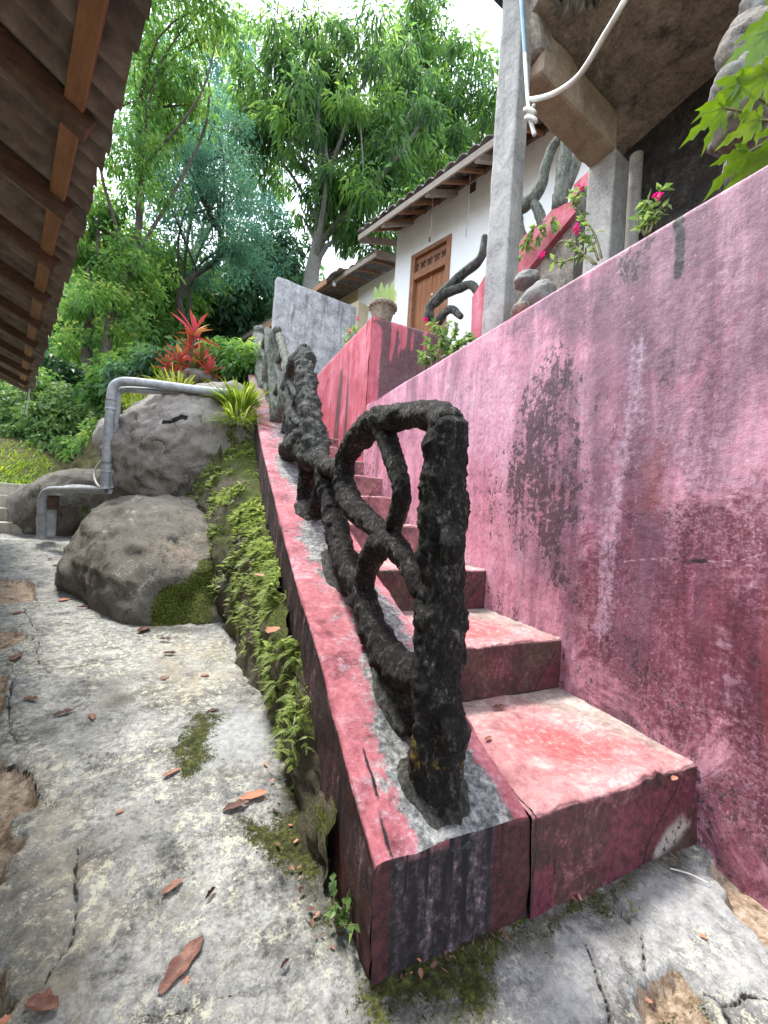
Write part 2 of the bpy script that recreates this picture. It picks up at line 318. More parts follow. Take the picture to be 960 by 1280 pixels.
def m_step():
    s = M('painted_concrete_step', .6, .4)
    v = s.co(None, True)
    med = s.noise(7, 7, .7, vec=v, dist=.5); fine = s.noise(45, 6, .75, vec=v); big = s.noise(2.5, 4, .6, vec=v)
    U, Vv = s.attr('u'), s.attr('v')
    tr = s.ramp(s.op('ADD', s.op('MULTIPLY', med, .6), s.op('MULTIPLY', fine, .4)), [(.38, (.22, .09, .095)), (.48, (.4, .175, .18)), (.55, (.5, .25, .25)), (.63, (.6, .4, .38))])
    du = s.op('SUBTRACT', U, .52); dv = s.op('SUBTRACT', Vv, .33)
    d2 = s.op('SQRT', s.op('ADD', s.op('MULTIPLY', s.op('MULTIPLY', du, du), 6.5), s.op('MULTIPLY', s.op('MULTIPLY', dv, dv), 9.)))
    core = s.op('SUBTRACT', 1.0, s.op('ADD', d2, s.op('MULTIPLY', s.op('SUBTRACT', med, .5), .9)))
    tr = s.mix(s.sm(.05, .75, core), tr, s.ramp(fine, [(.38, (.58, .07, .075)), (.56, (.64, .13, .13)), (.66, (.72, .42, .4))]))
    gz = s.sm(.34, .68, s.op('ADD', s.op('ADD', s.op('MULTIPLY', Vv, .66), s.op('MULTIPLY', s.sm(.6, 1., U), .5)), s.op('ADD', s.op('MULTIPLY', s.op('SUBTRACT', big, .5), .6), s.op('MULTIPLY', s.op('SUBTRACT', fine, .5), 1.1))))
    tr = s.mix(s.op('MULTIPLY', gz, .85), tr, s.ramp(s.op('ADD', s.op('MULTIPLY', fine, .5), s.op('MULTIPLY', med, .5)), [(.38, (.11, .093, .08)), (.48, (.27, .235, .205)), (.56, (.39, .35, .31)), (.64, (.55, .5, .45))]))
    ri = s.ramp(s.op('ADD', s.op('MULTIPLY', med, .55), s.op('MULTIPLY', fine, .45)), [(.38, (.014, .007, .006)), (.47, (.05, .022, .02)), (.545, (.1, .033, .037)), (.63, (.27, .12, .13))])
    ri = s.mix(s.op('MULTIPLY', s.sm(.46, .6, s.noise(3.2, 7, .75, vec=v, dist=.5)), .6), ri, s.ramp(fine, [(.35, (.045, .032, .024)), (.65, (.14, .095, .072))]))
    ri = s.mix(s.op('MULTIPLY', s.attr('magenta'), s.sm(.3, .5, med)), ri, s.ramp(fine, [(.35, (.06, .01, .02)), (.65, (.19, .042, .068))]))
    ri = s.mix(s.op('MULTIPLY', s.attr('bare'), s.sm(.35, .5, fine)), ri, (.4, .36, .33))
    wf = s.sm(.5, .8, s.op('ADD', s.attr('wash_lit'), s.op('MULTIPLY', s.op('SUBTRACT', med, .5), .5)))
    ri = s.mix(s.op('MULTIPLY', wf, .8), ri, s.ramp(fine, [(.35, (.46, .17, .18)), (.65, (.62, .34, .35))]))
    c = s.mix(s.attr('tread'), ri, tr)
    c = s.mix(s.sm(.84, .94, s.op('ADD', s.attr('crack'), s.op('MULTIPLY', s.op('SUBTRACT', fine, .5), .3))), c, (.012, .01, .01))
    s.bump(s.op('ADD', med, s.op('MULTIPLY', fine, .6)), .01, .8)
    return s.out(c, s.ramp(fine, [(.3, (.4,)*3), (.7, (.75,)*3)]))
def m_bark(name, stops, spot=None, sc=1.):
    s = M(name, .8, .35); n1 = s.noise(14*sc, 8, .78, vec=s.co((1.5, 1.5, .6)), dist=.5); n2 = s.noise(60*sc, 6, .8, vec=s.co((1.2, 1.2, .7)))
    c = s.ramp(s.op('ADD', s.op('MULTIPLY', n1, .5), s.op('MULTIPLY', n2, .5)), stops)
    if spot: c = s.mix(s.sm(.35, .7, s.op('MULTIPLY', s.sm(.05, .3, s.attr('spot')), s.op('ADD', s.attr('spot'), s.op('MULTIPLY', s.op('SUBTRACT', n2, .5), 2.6)))), c, spot)
    s.bump(s.op('ADD', n1, s.op('ADD', n2, s.op('MULTIPLY', s.noise(150*sc, 4, .7), .4))), .03/sc, 1.); return s.out(c)
def m_conc(name, stops, stain=(.05, .045, .04), sa=.6, streak=True, rough=.85, bd=.01):
    s = M(name, rough, .25); med = s.noise(5, 8, .72, dist=.5); fine = s.noise(42, 6, .75); st = s.noise(1, 7, .7, vec=s.co((8, 8, .9) if streak else (3, 3, 3)))
    c = s.ramp(s.op('ADD', s.op('MULTIPLY', med, .55), s.op('MULTIPLY', fine, .45)), stops)
    c = s.mix(s.op('MULTIPLY', s.sm(.5, .68, st), sa), c, stain); s.bump(s.op('ADD', med, s.op('MULTIPLY', fine, .6)), bd, .7); return s.out(c)
def m_rock(name, a, b, d, moss=True):
    s = M(name, .85, .3); st = s.noise(1, 8, .72, vec=s.co((5.5, 2.2, 4.5)), dist=1.2); med = s.noise(6, 8, .75, dist=.6); fine = s.noise(45, 6, .78)
    c = s.ramp(s.op('ADD', s.op('MULTIPLY', st, .5), s.op('ADD', s.op('MULTIPLY', med, .15), s.op('MULTIPLY', fine, .35))), [(.4, d), (.48, a), (.55, a), (.62, b)])
    c = s.mix(s.op('MULTIPLY', s.sm(.52, .64, s.op('ADD', s.op('MULTIPLY', s.noise(2.1, 8, .78, dist=.7), .7), s.op('MULTIPLY', fine, .3))), .8), c, d)
    c = s.mix(s.op('MULTIPLY', s.sm(.62, .68, s.noise(34, 5, .7)), .5), c, (.42, .41, .38))
    c = s.mix(s.op('MULTIPLY', s.attr('tan'), s.sm(.4, .62, s.op('ADD', s.op('MULTIPLY', med, .5), s.op('MULTIPLY', fine, .5)))), c, (.4, .32, .24))
    c = s.mix(s.sm(.42, .66, s.op('ADD', s.op('MULTIPLY', s.attr('moss'), .95), s.op('ADD', s.op('MULTIPLY', s.op('SUBTRACT', med, .5), 1.6), s.op('MULTIPLY', s.op('SUBTRACT', fine, .5), 1.)))), c, s.ramp(s.noise(70, 5, .75), [(.38, (.012, .016, .002)), (.5, (.05, .066, .006)), (.64, (.15, .17, .02))]))
    c = s.mix(s.sm(.4, .6, s.attr('crack')), c, (.012, .011, .01))
    s.bump(s.op('ADD', s.op('MULTIPLY', st, .8), s.op('ADD', med, s.op('MULTIPLY', fine, .6))), .025, .9); return s.out(c)
def m_wood(name, a, b, axis=(3, 3, 40), rough=.65):
    s = M(name, rough, .3); g = s.noise(1, 6, .7, vec=s.co(axis), dist=.6); f = s.noise(30, 4, .7)
    c = s.ramp(s.op('ADD', s.op('MULTIPLY', g, .7), s.op('MULTIPLY', f, .3)), [(.35, a), (.65, b)]); s.bump(g, .004, .6); return s.out(c)
def m_plain(name, c0, c1, rough=.6, spec=.4, sc=12, bd=.003):
    s = M(name, rough, spec); n = s.noise(sc, 6, .7); s.bump(n, bd, .6); return s.out(s.ramp(n, [(.35, c0), (.65, c1)]))
MAT_PATH = m_path(); MAT_WALL = m_wall(); MAT_PAR = m_parapet(); MAT_COP = m_coping(); MAT_STEP = m_step()
MAT_ROOT = m_bark('black_weathered_cement_bark', [(.38, (.004, .004, .004)), (.48, (.012, .011, .01)), (.54, (.04, .038, .034)), (.58, (.17, .16, .143)), (.64, (.46, .43, .38))], (.3, .21, .03))  # upper ramp stops paint pale highlight specks into the bark colour
MAT_ROOT2 = m_bark('grey_lichened_cement_bark', [(.38, (.012, .012, .011)), (.47, (.05, .052, .047)), (.55, (.14, .145, .125)), (.65, (.4, .4, .35))], (.06, .055, .05))
MAT_ROOT3 = m_bark('pale_green_cement_bark', [(.38, (.03, .032, .026)), (.48, (.13, .14, .115)), (.56, (.27, .29, .24)), (.65, (.46, .48, .41))], (.06, .055, .05))
MAT_GCONC = m_conc('grey_stained_wall_render', [(.37, (.12, .125, .13)), (.48, (.3, .305, .31)), (.62, (.55, .55, .55))], (.1, .1, .105), .8)
MAT_PCONC = m_conc('pale_pillar_concrete', [(.36, (.2, .19, .18)), (.5, (.4, .385, .365)), (.64, (.55, .53, .5))], (.2, .19, .18), .5)
MAT_SCONC = m_conc('brown_soffit_concrete', [(.37, (.13, .11, .092)), (.48, (.3, .255, .215)), (.56, (.44, .38, .32)), (.66, (.62, .56, .48))], (.07, .06, .052), .9, False)
MAT_TCONC = m_conc('tan_beam_concrete', [(.36, (.3, .22, .16)), (.5, (.46, .36, .27)), (.64, (.58, .48, .38))], (.22, .17, .13), .5, False)
MAT_DCONC = m_conc('shade_toned_back_wall', [(.38, (.012, .01, .009)), (.5, (.035, .03, .026)), (.62, (.1, .088, .077))], (.02, .018, .016), .8)  # near-black tone puts the shade under the slab into the colour
MAT_STEPC = m_conc('bare_concrete_steps', [(.36, (.25, .235, .2)), (.5, (.45, .42, .36)), (.64, (.58, .55, .48))], (.18, .165, .13), .5)
MAT_ROCK = m_rock('grey_brown_boulder', (.15, .137, .115), (.44, .405, .345), (.03, .027, .022))
MAT_ROCKL = m_rock('pale_grey_boulder', (.3, .268, .235), (.6, .55, .49), (.08, .068, .058))
MAT_ROCKW = m_rock('white_grey_rubble', (.34, .33, .31), (.52, .5, .47), (.1, .095, .09))
MAT_BANK = m_rock('mossy_bank', (.08, .07, .045), (.2, .18, .12), (.02, .018, .012))
MAT_WHITE = m_conc('white_house_render', [(.3, (.82, .84, .85)), (.7, (.9, .9, .9))], (.74, .78, .8), .4)
MAT_CREAM = m_conc('cream_house_render', [(.36, (.5, .42, .27)), (.64, (.62, .54, .38))], (.4, .34, .24), .3)
MAT_TILE = m_plain('weathered_roof_tile', (.09, .075, .07), (.24, .21, .195), .8, .2, 9)
MAT_SHEETR = m_plain('dirty_corrugated_sheet', (.16, .142, .125), (.38, .34, .3), .8, .2, 7)
MAT_RAFT = m_wood('dark_rafter_wood', (.09, .06, .042), (.22, .15, .105))
MAT_BATT = m_wood('tan_batten_wood', (.28, .15, .08), (.46, .27, .15))
MAT_EAVE = m_wood('grey_eave_wood', (.2, .16, .13), (.38, .32, .27))
MAT_DOOR = m_wood('varnished_door_wood', (.2, .075, .03), (.42, .19, .09), (26, 26, 2.))
MAT_FRAME = m_wood('brown_frame_wood', (.2, .09, .05), (.36, .18, .1), (10, 10, 10))
MAT_CARVE = m_plain('dark_carving', (.05, .03, .02), (.12, .07, .05), .8)
MAT_PVC = m_plain('dusty_grey_pvc', (.24, .255, .27), (.46, .47, .48), .55, .35, 14)
MAT_CLAY = m_plain('lichened_clay_pot', (.16, .14, .1), (.34, .3, .23), .85, .2, 20, .01)
MAT_HOSE = m_plain('dirty_white_hose', (.5, .49, .42), (.72, .71, .66), .5)
MAT_ROPE = m_plain('faded_blue_rope', (.16, .3, .4), (.3, .45, .55), .7)
MAT_BLUE = m_plain('dark_gap_blue', (.01, .02, .035), (.03, .05, .08), .5)
MAT_BULB = m_plain('white_bulb_glass', (.75, .76, .77), (.8, .8, .8), .15, .6)
MAT_WIRE = m_plain('thin_wire', (.2, .2, .19), (.35, .35, .33), .6)
MAT_SOIL = m_plain('leafy_soil', (.03, .025, .012), (.1, .09, .04), .95, .1, 5, .03)
MAT_GRASSG = m_plain('grassy_slope', (.05, .075, .015), (.16, .2, .05), .95, .1, 3, .03)
MAT_TRUNK = m_bark('brown_tree_bark', [(.34, (.05, .04, .03)), (.5, (.15, .125, .1)), (.66, (.28, .25, .21))], None, .4)
MAT_TRUNKD = m_bark('dark_tree_bark', [(.34, (.02, .016, .012)), (.5, (.06, .05, .04)), (.66, (.14, .12, .1))], None, .4)
MAT_TRUNKP = m_bark('pale_tree_bark', [(.34, (.12, .11, .1)), (.5, (.28, .26, .24)), (.66, (.44, .42, .39))], None, .4)
MAT_STEM = m_plain('green_stem', (.09, .1, .035), (.2, .18, .08), .7)
LF_MANGO = leafmat('mango_leaf', [(0, (.03, .07, .035)), (.35, (.085, .18, .065)), (.65, (.18, .34, .085)), (1, (.38, .55, .13))], .6)
LF_FINE = leafmat('feathery_leaf', [(0, (.045, .11, .085)), (.5, (.1, .22, .15)), (1, (.2, .36, .17))], .55)
LF_YEL = leafmat('yellow_green_leaf', [(0, (.06, .15, .045)), (.5, (.16, .31, .08)), (.82, (.34, .46, .13)), (1, (.58, .45, .18))], .6)
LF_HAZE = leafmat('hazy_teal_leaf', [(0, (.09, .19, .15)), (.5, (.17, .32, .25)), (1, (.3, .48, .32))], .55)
LF_DARK = leafmat('dark_bush_leaf', [(0, (.02, .055, .03)), (.6, (.07, .15, .07)), (1, (.17, .3, .11))], .5)
LF_MID = leafmat('mid_green_leaf', [(0, (.04, .1, .03)), (.5, (.115, .24, .06)), (1, (.28, .43, .1))], .55)
LF_BRIGHT = leafmat('bright_shrub_leaf', [(0, (.05, .1, .03)), (.5, (.11, .2, .06)), (1, (.25, .36, .12))], .4)
LF_RED = leafmat('red_cordyline_leaf', [(0, (.1, .1, .03)), (.3, (.3, .1, .04)), (.6, (.45, .11, .08)), (.85, (.5, .09, .12)), (1, (.5, .28, .1))], .35)
LF_GRASS = leafmat('grass_blade', [(0, (.09, .15, .02)), (.6, (.2, .32, .04)), (1, (.4, .42, .12))], .45)
LF_FERN = leafmat('spikemoss_leaf', [(0, (.07, .11, .02)), (.45, (.22, .31, .075)), (1, (.5, .58, .22))], .4)
LF_PAPAYA = leafmat('glossy_lobed_leaf', [(0, (.07, .15, .015)), (.6, (.15, .28, .025)), (1, (.26, .4, .05))], .45, .3, .5, 22)
LF_SANS = leafmat('snake_plant_leaf', [(0, (.12, .22, .06)), (.6, (.3, .4, .13)), (1, (.55, .55, .25))], .2)
LF_DEAD = leafmat('dead_leaf', [(0, (.05, .025, .02)), (.35, (.17, .08, .06)), (.6, (.33, .17, .12)), (1, (.62, .22, .1))], .1, .6, .35, 45)
LF_PINK = leafmat('pink_petal', [(0, (.5, .02, .1)), (1, (.75, .08, .25))], .35)
# ------------------------------------------------------------------ foliage builders
def unit(A): return A/(np.linalg.norm(A, axis=1)[:, None]+1e-9)
def leaf_quads(C, D, N, L, W, fold=.25, droop=.25):
    """pointed folded leaves: 6 vertices, 4 triangles each"""
    n = len(C); D = unit(D); S = unit(np.cross(D, N)); N = np.cross(S, D); L = np.broadcast_to(L, (n,))[:, None]; W = np.broadcast_to(W, (n,))[:, None]
    dn = np.array([0, 0, -1.])*L*droop
    a = C; m = C+D*L*.48+dn*.25; t = C+D*L+dn
    l = C+D*L*.42+S*W*.5+N*W*fold+dn*.2; r = C+D*L*.42-S*W*.5+N*W*fold+dn*.2
    V = np.stack([a, l, m, r, t], 1).reshape(-1, 3)
    b = (np.arange(n)*5)[:, None, None]; T = np.array([[0, 2, 1], [0, 3, 2], [1, 2, 4], [2, 3, 4]])[None]
    return V, (b+T).reshape(-1, 3)
def ellip(px, py, rx, ry, dep, rd):
    k = dep/F; return at(px, py, dep), np.array([rx*k, rd, ry*k])
VH = np.array([FW[0], FW[1], 0])/np.hypot(FW[0], FW[1])
EAX = np.array([RR, VH, ZD])
def cloud(lobes, n_clump, per, cr, L, W, seed, droop=.3, hang=.5, bright=.35, shell=.35, spread=1.):
    """leaf clumps through the volume of several ellipsoid lobes -> V, F, tint, clump centres"""
    r = np.random.default_rng(seed); vol = np.array([np.prod(l[1])**(2/3) for l in lobes]); cc = []
    for (c, rad), k in zip(lobes, np.maximum(2, (vol/vol.sum()*n_clump)).astype(int)):
        d = unit(r.normal(size=(k, 3))); q = (shell+(1-shell)*r.random(k)**.6)*(.8+.45*fbm(d*1.7+seed, 2, seed)); cc.append(c+(d*q[:, None]*rad)@EAX)
    cc = np.vstack(cc); ctint = r.random(len(cc)); k = len(cc)
    sz = cr*(.6+.8*r.random(k)); idx = np.repeat(np.arange(k), per)
    o = r.normal(size=(len(idx), 3)); o = unit(o)*(r.random(len(idx))**.45)[:, None]; o[:, 2] *= .75
    C = cc[idx]+o*sz[idx][:, None]
    D = unit(o)*.9+r.normal(size=o.shape)*.45*spread; D[:, 2] -= hang
    N = r.normal(size=o.shape)*.6; N[:, 2] += .8
    s = .65+.7*r.random(len(idx))
    V, Fc = leaf_quads(C, D, N, L*s, W*s, .22, droop)
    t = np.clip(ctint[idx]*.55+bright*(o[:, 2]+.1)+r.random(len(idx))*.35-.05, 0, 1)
    return V, Fc, np.repeat(t, 5), cc
def limbs(base, top, r0, cc, nb, seed, seg=8, wob=.15, mid=None):
    r = np.random.default_rng(seed); mb = MB(); base = np.array(base); top = np.array(top); L = np.linalg.norm(top-base)
    pts = [base+(top-base)*t+r.normal(size=3)*wob*L*.18*(0 < t < 1) for t in np.linspace(0, 1, 6)]
    mb.add(*tube(pts, np.linspace(r0, r0*.3, 6), seg, L/30, .12, 3/r0*.3, seed))
    sel = cc[r.permutation(len(cc))[:nb]]
    for q in sel:
        t = .25+.7*r.random(); k = t*5; i = int(k); a = pts[i]+(pts[min(i+1, 5)]-pts[i])*(k-i)
        m = (a+q)/2+r.normal(size=3)*np.linalg.norm(q-a)*.1+np.array([0, 0, .08*np.linalg.norm(q-a)])
        rr = r0*(.5-.3*t); mb.add(*tube([a, m, q], [rr, rr*.6, rr*.2], 6, L/18, .1, 3, seed))
    return mb
def tree(name, label, cat, lobes, base, top, r0, lm, tm, n_clump, per, cr, L, W, seed, nb=14, group='trees on the slope behind', **k):
    V, Fc, t, cc = cloud(lobes, n_clump, per, cr, L, W, seed, **k)
    root = thing(name, label, cat, base, group)
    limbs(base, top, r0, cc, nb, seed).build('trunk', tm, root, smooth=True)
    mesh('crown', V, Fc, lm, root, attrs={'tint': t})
    return root
def bush(name, label, lobes, lm, n_clump, per, cr, L, W, seed, cat='shrub', group=None, **k):
    V, Fc, t, cc = cloud(lobes, n_clump, per, cr, L, W, seed, **k)
    lo = np.min([c[2]-r[2] for c, r in lobes]); c0 = lobes[0][0]; base = np.array([c0[0], c0[1], lo-.3])
    root = thing(name, label, cat, base, group)
    mb = MB(); r = np.random.default_rng(seed)
    for q in cc[r.permutation(len(cc))[:10]]: mb.add(*tube([base+r.normal(size=3)*[.1, .1, 0], (base+q)/2+r.normal(size=3)*.1, q], [.035, .025, .01], 5, .25))
    mb.build('stem', MAT_TRUNKD, root, smooth=True)
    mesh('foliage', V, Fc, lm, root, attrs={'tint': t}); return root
def blade(base, d, up, L, W, bend, n=6, fold=.15):
    """strap leaf: 3 verts per station"""
    d = d/np.linalg.norm(d); s = np.cross(d, up); s /= np.linalg.norm(s)+1e-9; nn = np.cross(s, d); t = np.linspace(0, 1, n)
    w = W*np.sin(np.pi*(t*.86+.12))**.8*.5; w[-1] = W*.02
    c = base+d*(L*t)[:, None]+np.array([0, 0, -1.])*(bend*L*t**2)[:, None]
    V = np.stack([c+s*w[:, None]+nn*(w*fold*2)[:, None], c, c-s*w[:, None]+nn*(w*fold*2)[:, None]], 1).reshape(-1, 3)
    return V, [tuple(f) for f in grid_faces(n, 3)]
class LB(MB):
    """leaf collector with a tint per leaf"""
    def __init__(s): super().__init__(); s.t = []
    def leaf(s, V, Fc, tint): s.add(V, Fc); s.t += [tint]*len(V)
    def build(s, name, m, parent=None, base=None): return mesh(name, np.concatenate(s.V), s.F, m, parent, base, attrs={'tint': s.t}, smooth=True)
# ================================================================== THE LANE AND THE GROUND
XW, Y1, R1, RS, TD, XL, XC = 1.513, .7695, .2549, .2324, .5713, .364, .80
def lane_pts(px): return np.array([onPath(*q) for q in px])
qs = np.r_[np.arange(-1.25, -.35, .016), np.arange(-.35, 1.75, .0068), np.arange(1.75, 2.25, .02)]; ss = [-.75]
while ss[-1] < 7.6: ss.append(ss[-1]+.0068+.0065*max(0, ss[-1]-1.3))
ss = np.array(ss); QQ, S_ = np.meshgrid(qs, ss)
P = (QQ.ravel()[:, None]*ND+S_.ravel()[:, None]*PD); z = pathz(S_.ravel())
wob = np.stack([fbm(P*9, 3, 1)-.5, fbm(P*9+40, 3, 2)-.5, np.zeros(len(P))], 1)*.09
wobf = np.stack([fbm(P*34, 3, 16)-.5, fbm(P*34+7, 3, 17)-.5, np.zeros(len(P))], 1)*.05
holes = [[(-60, 940), (0, 948), (26, 962), (50, 984), (58, 996), (34, 1004), (22, 1022), (38, 1046), (20, 1062), (12, 1088), (0, 1100), (-60, 1110)],
         [(-40, 722), (34, 722), (48, 730), (46, 748), (14, 753), (-40, 752)], [(-40, 782), (22, 784), (34, 796), (10, 812), (-40, 820)],
         [(-40, 835), (8, 838), (12, 868), (6, 905), (-40, 910)], [(-60, 1195), (14, 1202), (27, 1235), (18, 1262), (-60, 1275)],
         [(888, 1082), (902, 1064), (925, 1078), (1000, 1118), (1010, 1205), (955, 1178), (908, 1130)],
         [(803, 1222), (822, 1204), (852, 1212), (880, 1235), (888, 1262), (905, 1310), (800, 1320)]]
dirt = np.zeros(len(P)); dep = np.zeros(len(P)); crack = np.zeros(len(P))
for h in holes:
    d = poly_sd(P+wob*.6+wobf, lane_pts(h)); dirt = np.maximum(dirt, sstep(.008, -.012, d)); dep = np.maximum(dep, sstep(.008, -.02, d)*(.026+.02*fbm(P*5, 2, 9)))
    crack = np.maximum(crack, np.clip(1-np.abs(d+.004)/.04, 0, 1)*(.84+.34*(fbm(P*7, 2, 3)-.4)))
edge = sstep(.02, -.06, QQ.ravel()+wob[:, 0]*2.-.01*np.sin(S_.ravel()*3)-.0)*sstep(2.0, 2.6, S_.ravel())
dirt = np.maximum(dirt, edge); dep = np.maximum(dep, edge*.03)
cracks = [[(735, 1180), (748, 1215), (760, 1250), (768, 1300)], [(758, 1105), (775, 1135), (800, 1160), (815, 1205)], [(62, 1000), (75, 990), (95, 992)], [(36, 795), (48, 800), (52, 830)],
          [(150, 1280), (200, 1262), (260, 1248), (330, 1240)], [(0, 965), (40, 975), (70, 1002)], [(885, 1240), (905, 1255), (930, 1235), (960, 1245)], [(905, 1255), (915, 1280)], [(40, 705), (60, 699), (80, 702)],
          [(45, 655), (60, 660), (78, 658)], [(100, 690), (130, 692)], [(48, 748), (30, 760), (46, 790), (20, 830), (14, 870), (18, 930)], [(96, 1052), (100, 1120), (88, 1180), (60, 1225)]]
for c in cracks:
    d = line_d(P+wob*.5, lane_pts(c)[:, :2]); w = .25+1.2*fbm(P*4, 2, 5); crack = np.maximum(crack, np.clip(1-d/(.03*w), 0, 1)); dep = np.maximum(dep, .01*sstep(.008, .001, d))
for hx, hy, hr in [(160, 1083, .007), (178, 1047, .008), (110, 948, .009), (780, 1132, .014), (785, 1138, .012)]:
    q = onPath(hx, hy); d = np.linalg.norm((P+wob*.3-q)[:, :2], axis=1); crack = np.maximum(crack, np.clip(1-.19*d/hr, 0, 1)*(d < hr*3)); dep = np.maximum(dep, .02*sstep(hr*1.1, hr*.4, d))
moss = np.zeros(len(P))
for poly, w in [([(214, 930), (250, 892), (282, 886), (262, 925), (262, 958), (235, 972), (222, 955)], 1), ([(298, 1030), (345, 1012), (395, 1015), (415, 1075), (392, 1095), (330, 1080)], 1),
                ([(350, 960), (385, 950), (412, 1020), (370, 1020)], .9), ([(460, 1220), (500, 1190), (600, 1150), (660, 1130), (640, 1200), (560, 1275), (470, 1275)], .85), ([(640, 1150), (720, 1118), (790, 1085), (745, 1135), (660, 1170)], .85),
                ([(395, 1110), (430, 1100), (442, 1170), (410, 1150)], .9), ([(760, 1060), (860, 1050), (880, 1085), (830, 1100)], .42), ([(440, 1240), (470, 1210), (560, 1165), (610, 1150), (600, 1180), (540, 1230), (470, 1300), (440, 1300)], 1.), ([(385, 900), (400, 985), (425, 1060), (440, 1130), (415, 1110), (395, 1060), (370, 1000)], 1.), ([(840, 1255), (880, 1265), (880, 1285), (835, 1290)], .9), ([(815, 1248), (830, 1245), (835, 1265), (815, 1270)], .9)]:
    moss = np.maximum(moss, w*sstep(.09, -.09, poly_sd(P+wob*1.3, lane_pts(poly))))
dark_patch = np.zeros(len(P))  # dark grey-green areas along stair foot, boulder foot and parts of the lane
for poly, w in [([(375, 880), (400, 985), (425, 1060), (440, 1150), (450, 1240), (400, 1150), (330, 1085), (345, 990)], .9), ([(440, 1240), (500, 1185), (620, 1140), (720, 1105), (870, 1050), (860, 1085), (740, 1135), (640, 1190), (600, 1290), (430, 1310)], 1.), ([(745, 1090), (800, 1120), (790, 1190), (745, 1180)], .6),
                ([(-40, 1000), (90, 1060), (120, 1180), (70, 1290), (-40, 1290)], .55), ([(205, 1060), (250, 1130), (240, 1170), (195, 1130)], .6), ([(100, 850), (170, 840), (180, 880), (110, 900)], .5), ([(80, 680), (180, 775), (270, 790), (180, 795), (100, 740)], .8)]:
    dark_patch = np.maximum(dark_patch, w*sstep(.1, -.1, poly_sd(P+wob*1.5, lane_pts(poly))))
tan = np.maximum(sstep(.12, -.1, poly_sd(P+wob, lane_pts([(190, 860), (200, 800), (270, 795), (290, 850), (230, 880)])))*.6, sstep(.12, -.05, poly_sd(P+wob, lane_pts([(-60, 940), (60, 980), (110, 1050), (110, 1180), (60, 1280), (-60, 1290)])))*.55)
sg = np.maximum(sstep(.06, -.08, poly_sd(P+wob, lane_pts([(640, 1190), (700, 1175), (760, 1190), (745, 1300), (650, 1300)]))), np.maximum(sstep(.06, -.06, poly_sd(P+wob, lane_pts([(252, 920), (280, 890), (330, 885), (345, 930), (330, 955), (262, 952)]))),
    sstep(.08, -.06, poly_sd(P+wob, lane_pts([(800, 1100), (880, 1090), (960, 1180), (960, 1230), (880, 1230), (790, 1160)])))*.8))
hz = (fbm(P*2.2, 4, 11)-.5)*.035+(fbm(P*11, 4, 12)-.5)*.016+(fbm(P*40, 4, 13, .6)-.5)*.011-dep*1.25+dirt*(fbm(P*16, 3, 15)-.5)*.03+moss*.006*fbm(P*60, 2, 14)
V = P.copy(); V[:, 2] = z+hz-.006
o = mesh('path', V, grid_faces(len(ss), len(qs)), MAT_PATH, attrs=dict(dirt=dirt, crack=crack, moss=moss, tan=tan, smooth_grey=sg, dark_patch=dark_patch), smooth=True); tag(o, 'cracked grey concrete lane with brown holes and moss patches', kind='structure')
# terrain: one sheet to the horizon, below the lane, rising behind and beside it
def ycop(y): return np.interp(y, [.77, .976, 1.33, 1.88, 2.46, 3.67, 4.4, 6.77, 7.4, 9], [.25, .328, .497, .686, .932, 1.47, 1.83, 3.05, 3.38, 3.45])
gx = np.r_[-400, -200, -100, -60, -40, np.arange(-30, 30, .5), 30, 40, 60, 100, 200, 400]; gy = np.r_[-300, -100, -50, -20, np.arange(-8, 40, .5), 45, 60, 80, 120, 200, 400]
GX, GY = np.meshgrid(gx, gy); P = np.stack([GX.ravel(), GY.ravel(), 0*GX.ravel()], 1); q = P@ND; s = P@PD
base = pathz(np.clip(s, -5, 7.5))-.22
hill = np.clip((s-8.2)*.25, 0, 9)+np.clip((s-12)*.12, 0, 6)+.7*sstep(7.8, 8.8, s)
bank = (ycop(np.clip(P[:, 1], .77, 9))-.35)*sstep(1.05, 1.75, q)*sstep(3.3, 4.6, P[:, 1])*sstep(.5, .2, P[:, 0])
terr = np.where(P[:, 0] > 1.4, sstep(1.5, 2.2, P[:, 0])*(2.0+np.clip((q-3.2)*.4, 0, .3)), 0)*sstep(-1.5, 0., P[:, 1])
zz = base+np.maximum.reduce([hill, bank, terr])+(fbm(P*.7, 3, 4)-.5)*.12*np.clip(np.abs(s-3)/6, .1, 1.5)
V = P.copy(); V[:, 2] = zz
o = mesh('terrain', V, grid_faces(len(gy), len(gx)), MAT_SOIL, smooth=True); tag(o, 'leaf littered earth of the slope around the lane', kind='structure')
def hillz(x, y):
    s = np.array([x, y, 0])@PD; return float(pathz(min(s, 7.5))-.22+max(0, min((s-8.2)*.25, 9))+max(0, min((s-12)*.12, 6))+.7*sstep(7.8, 8.8, s))
# ================================================================== STAIRCASE
stair = thing('pink_staircase', 'long flight of worn pink painted steps with sloping side wall climbing beside the stained wall', 'staircase', (XC, Y1, 0))
def crack_lines(P, lines, w=.004): return np.max([np.clip(1-line_d(P, l)*(.004/w)/.03, 0, 1) for l in lines], axis=0)
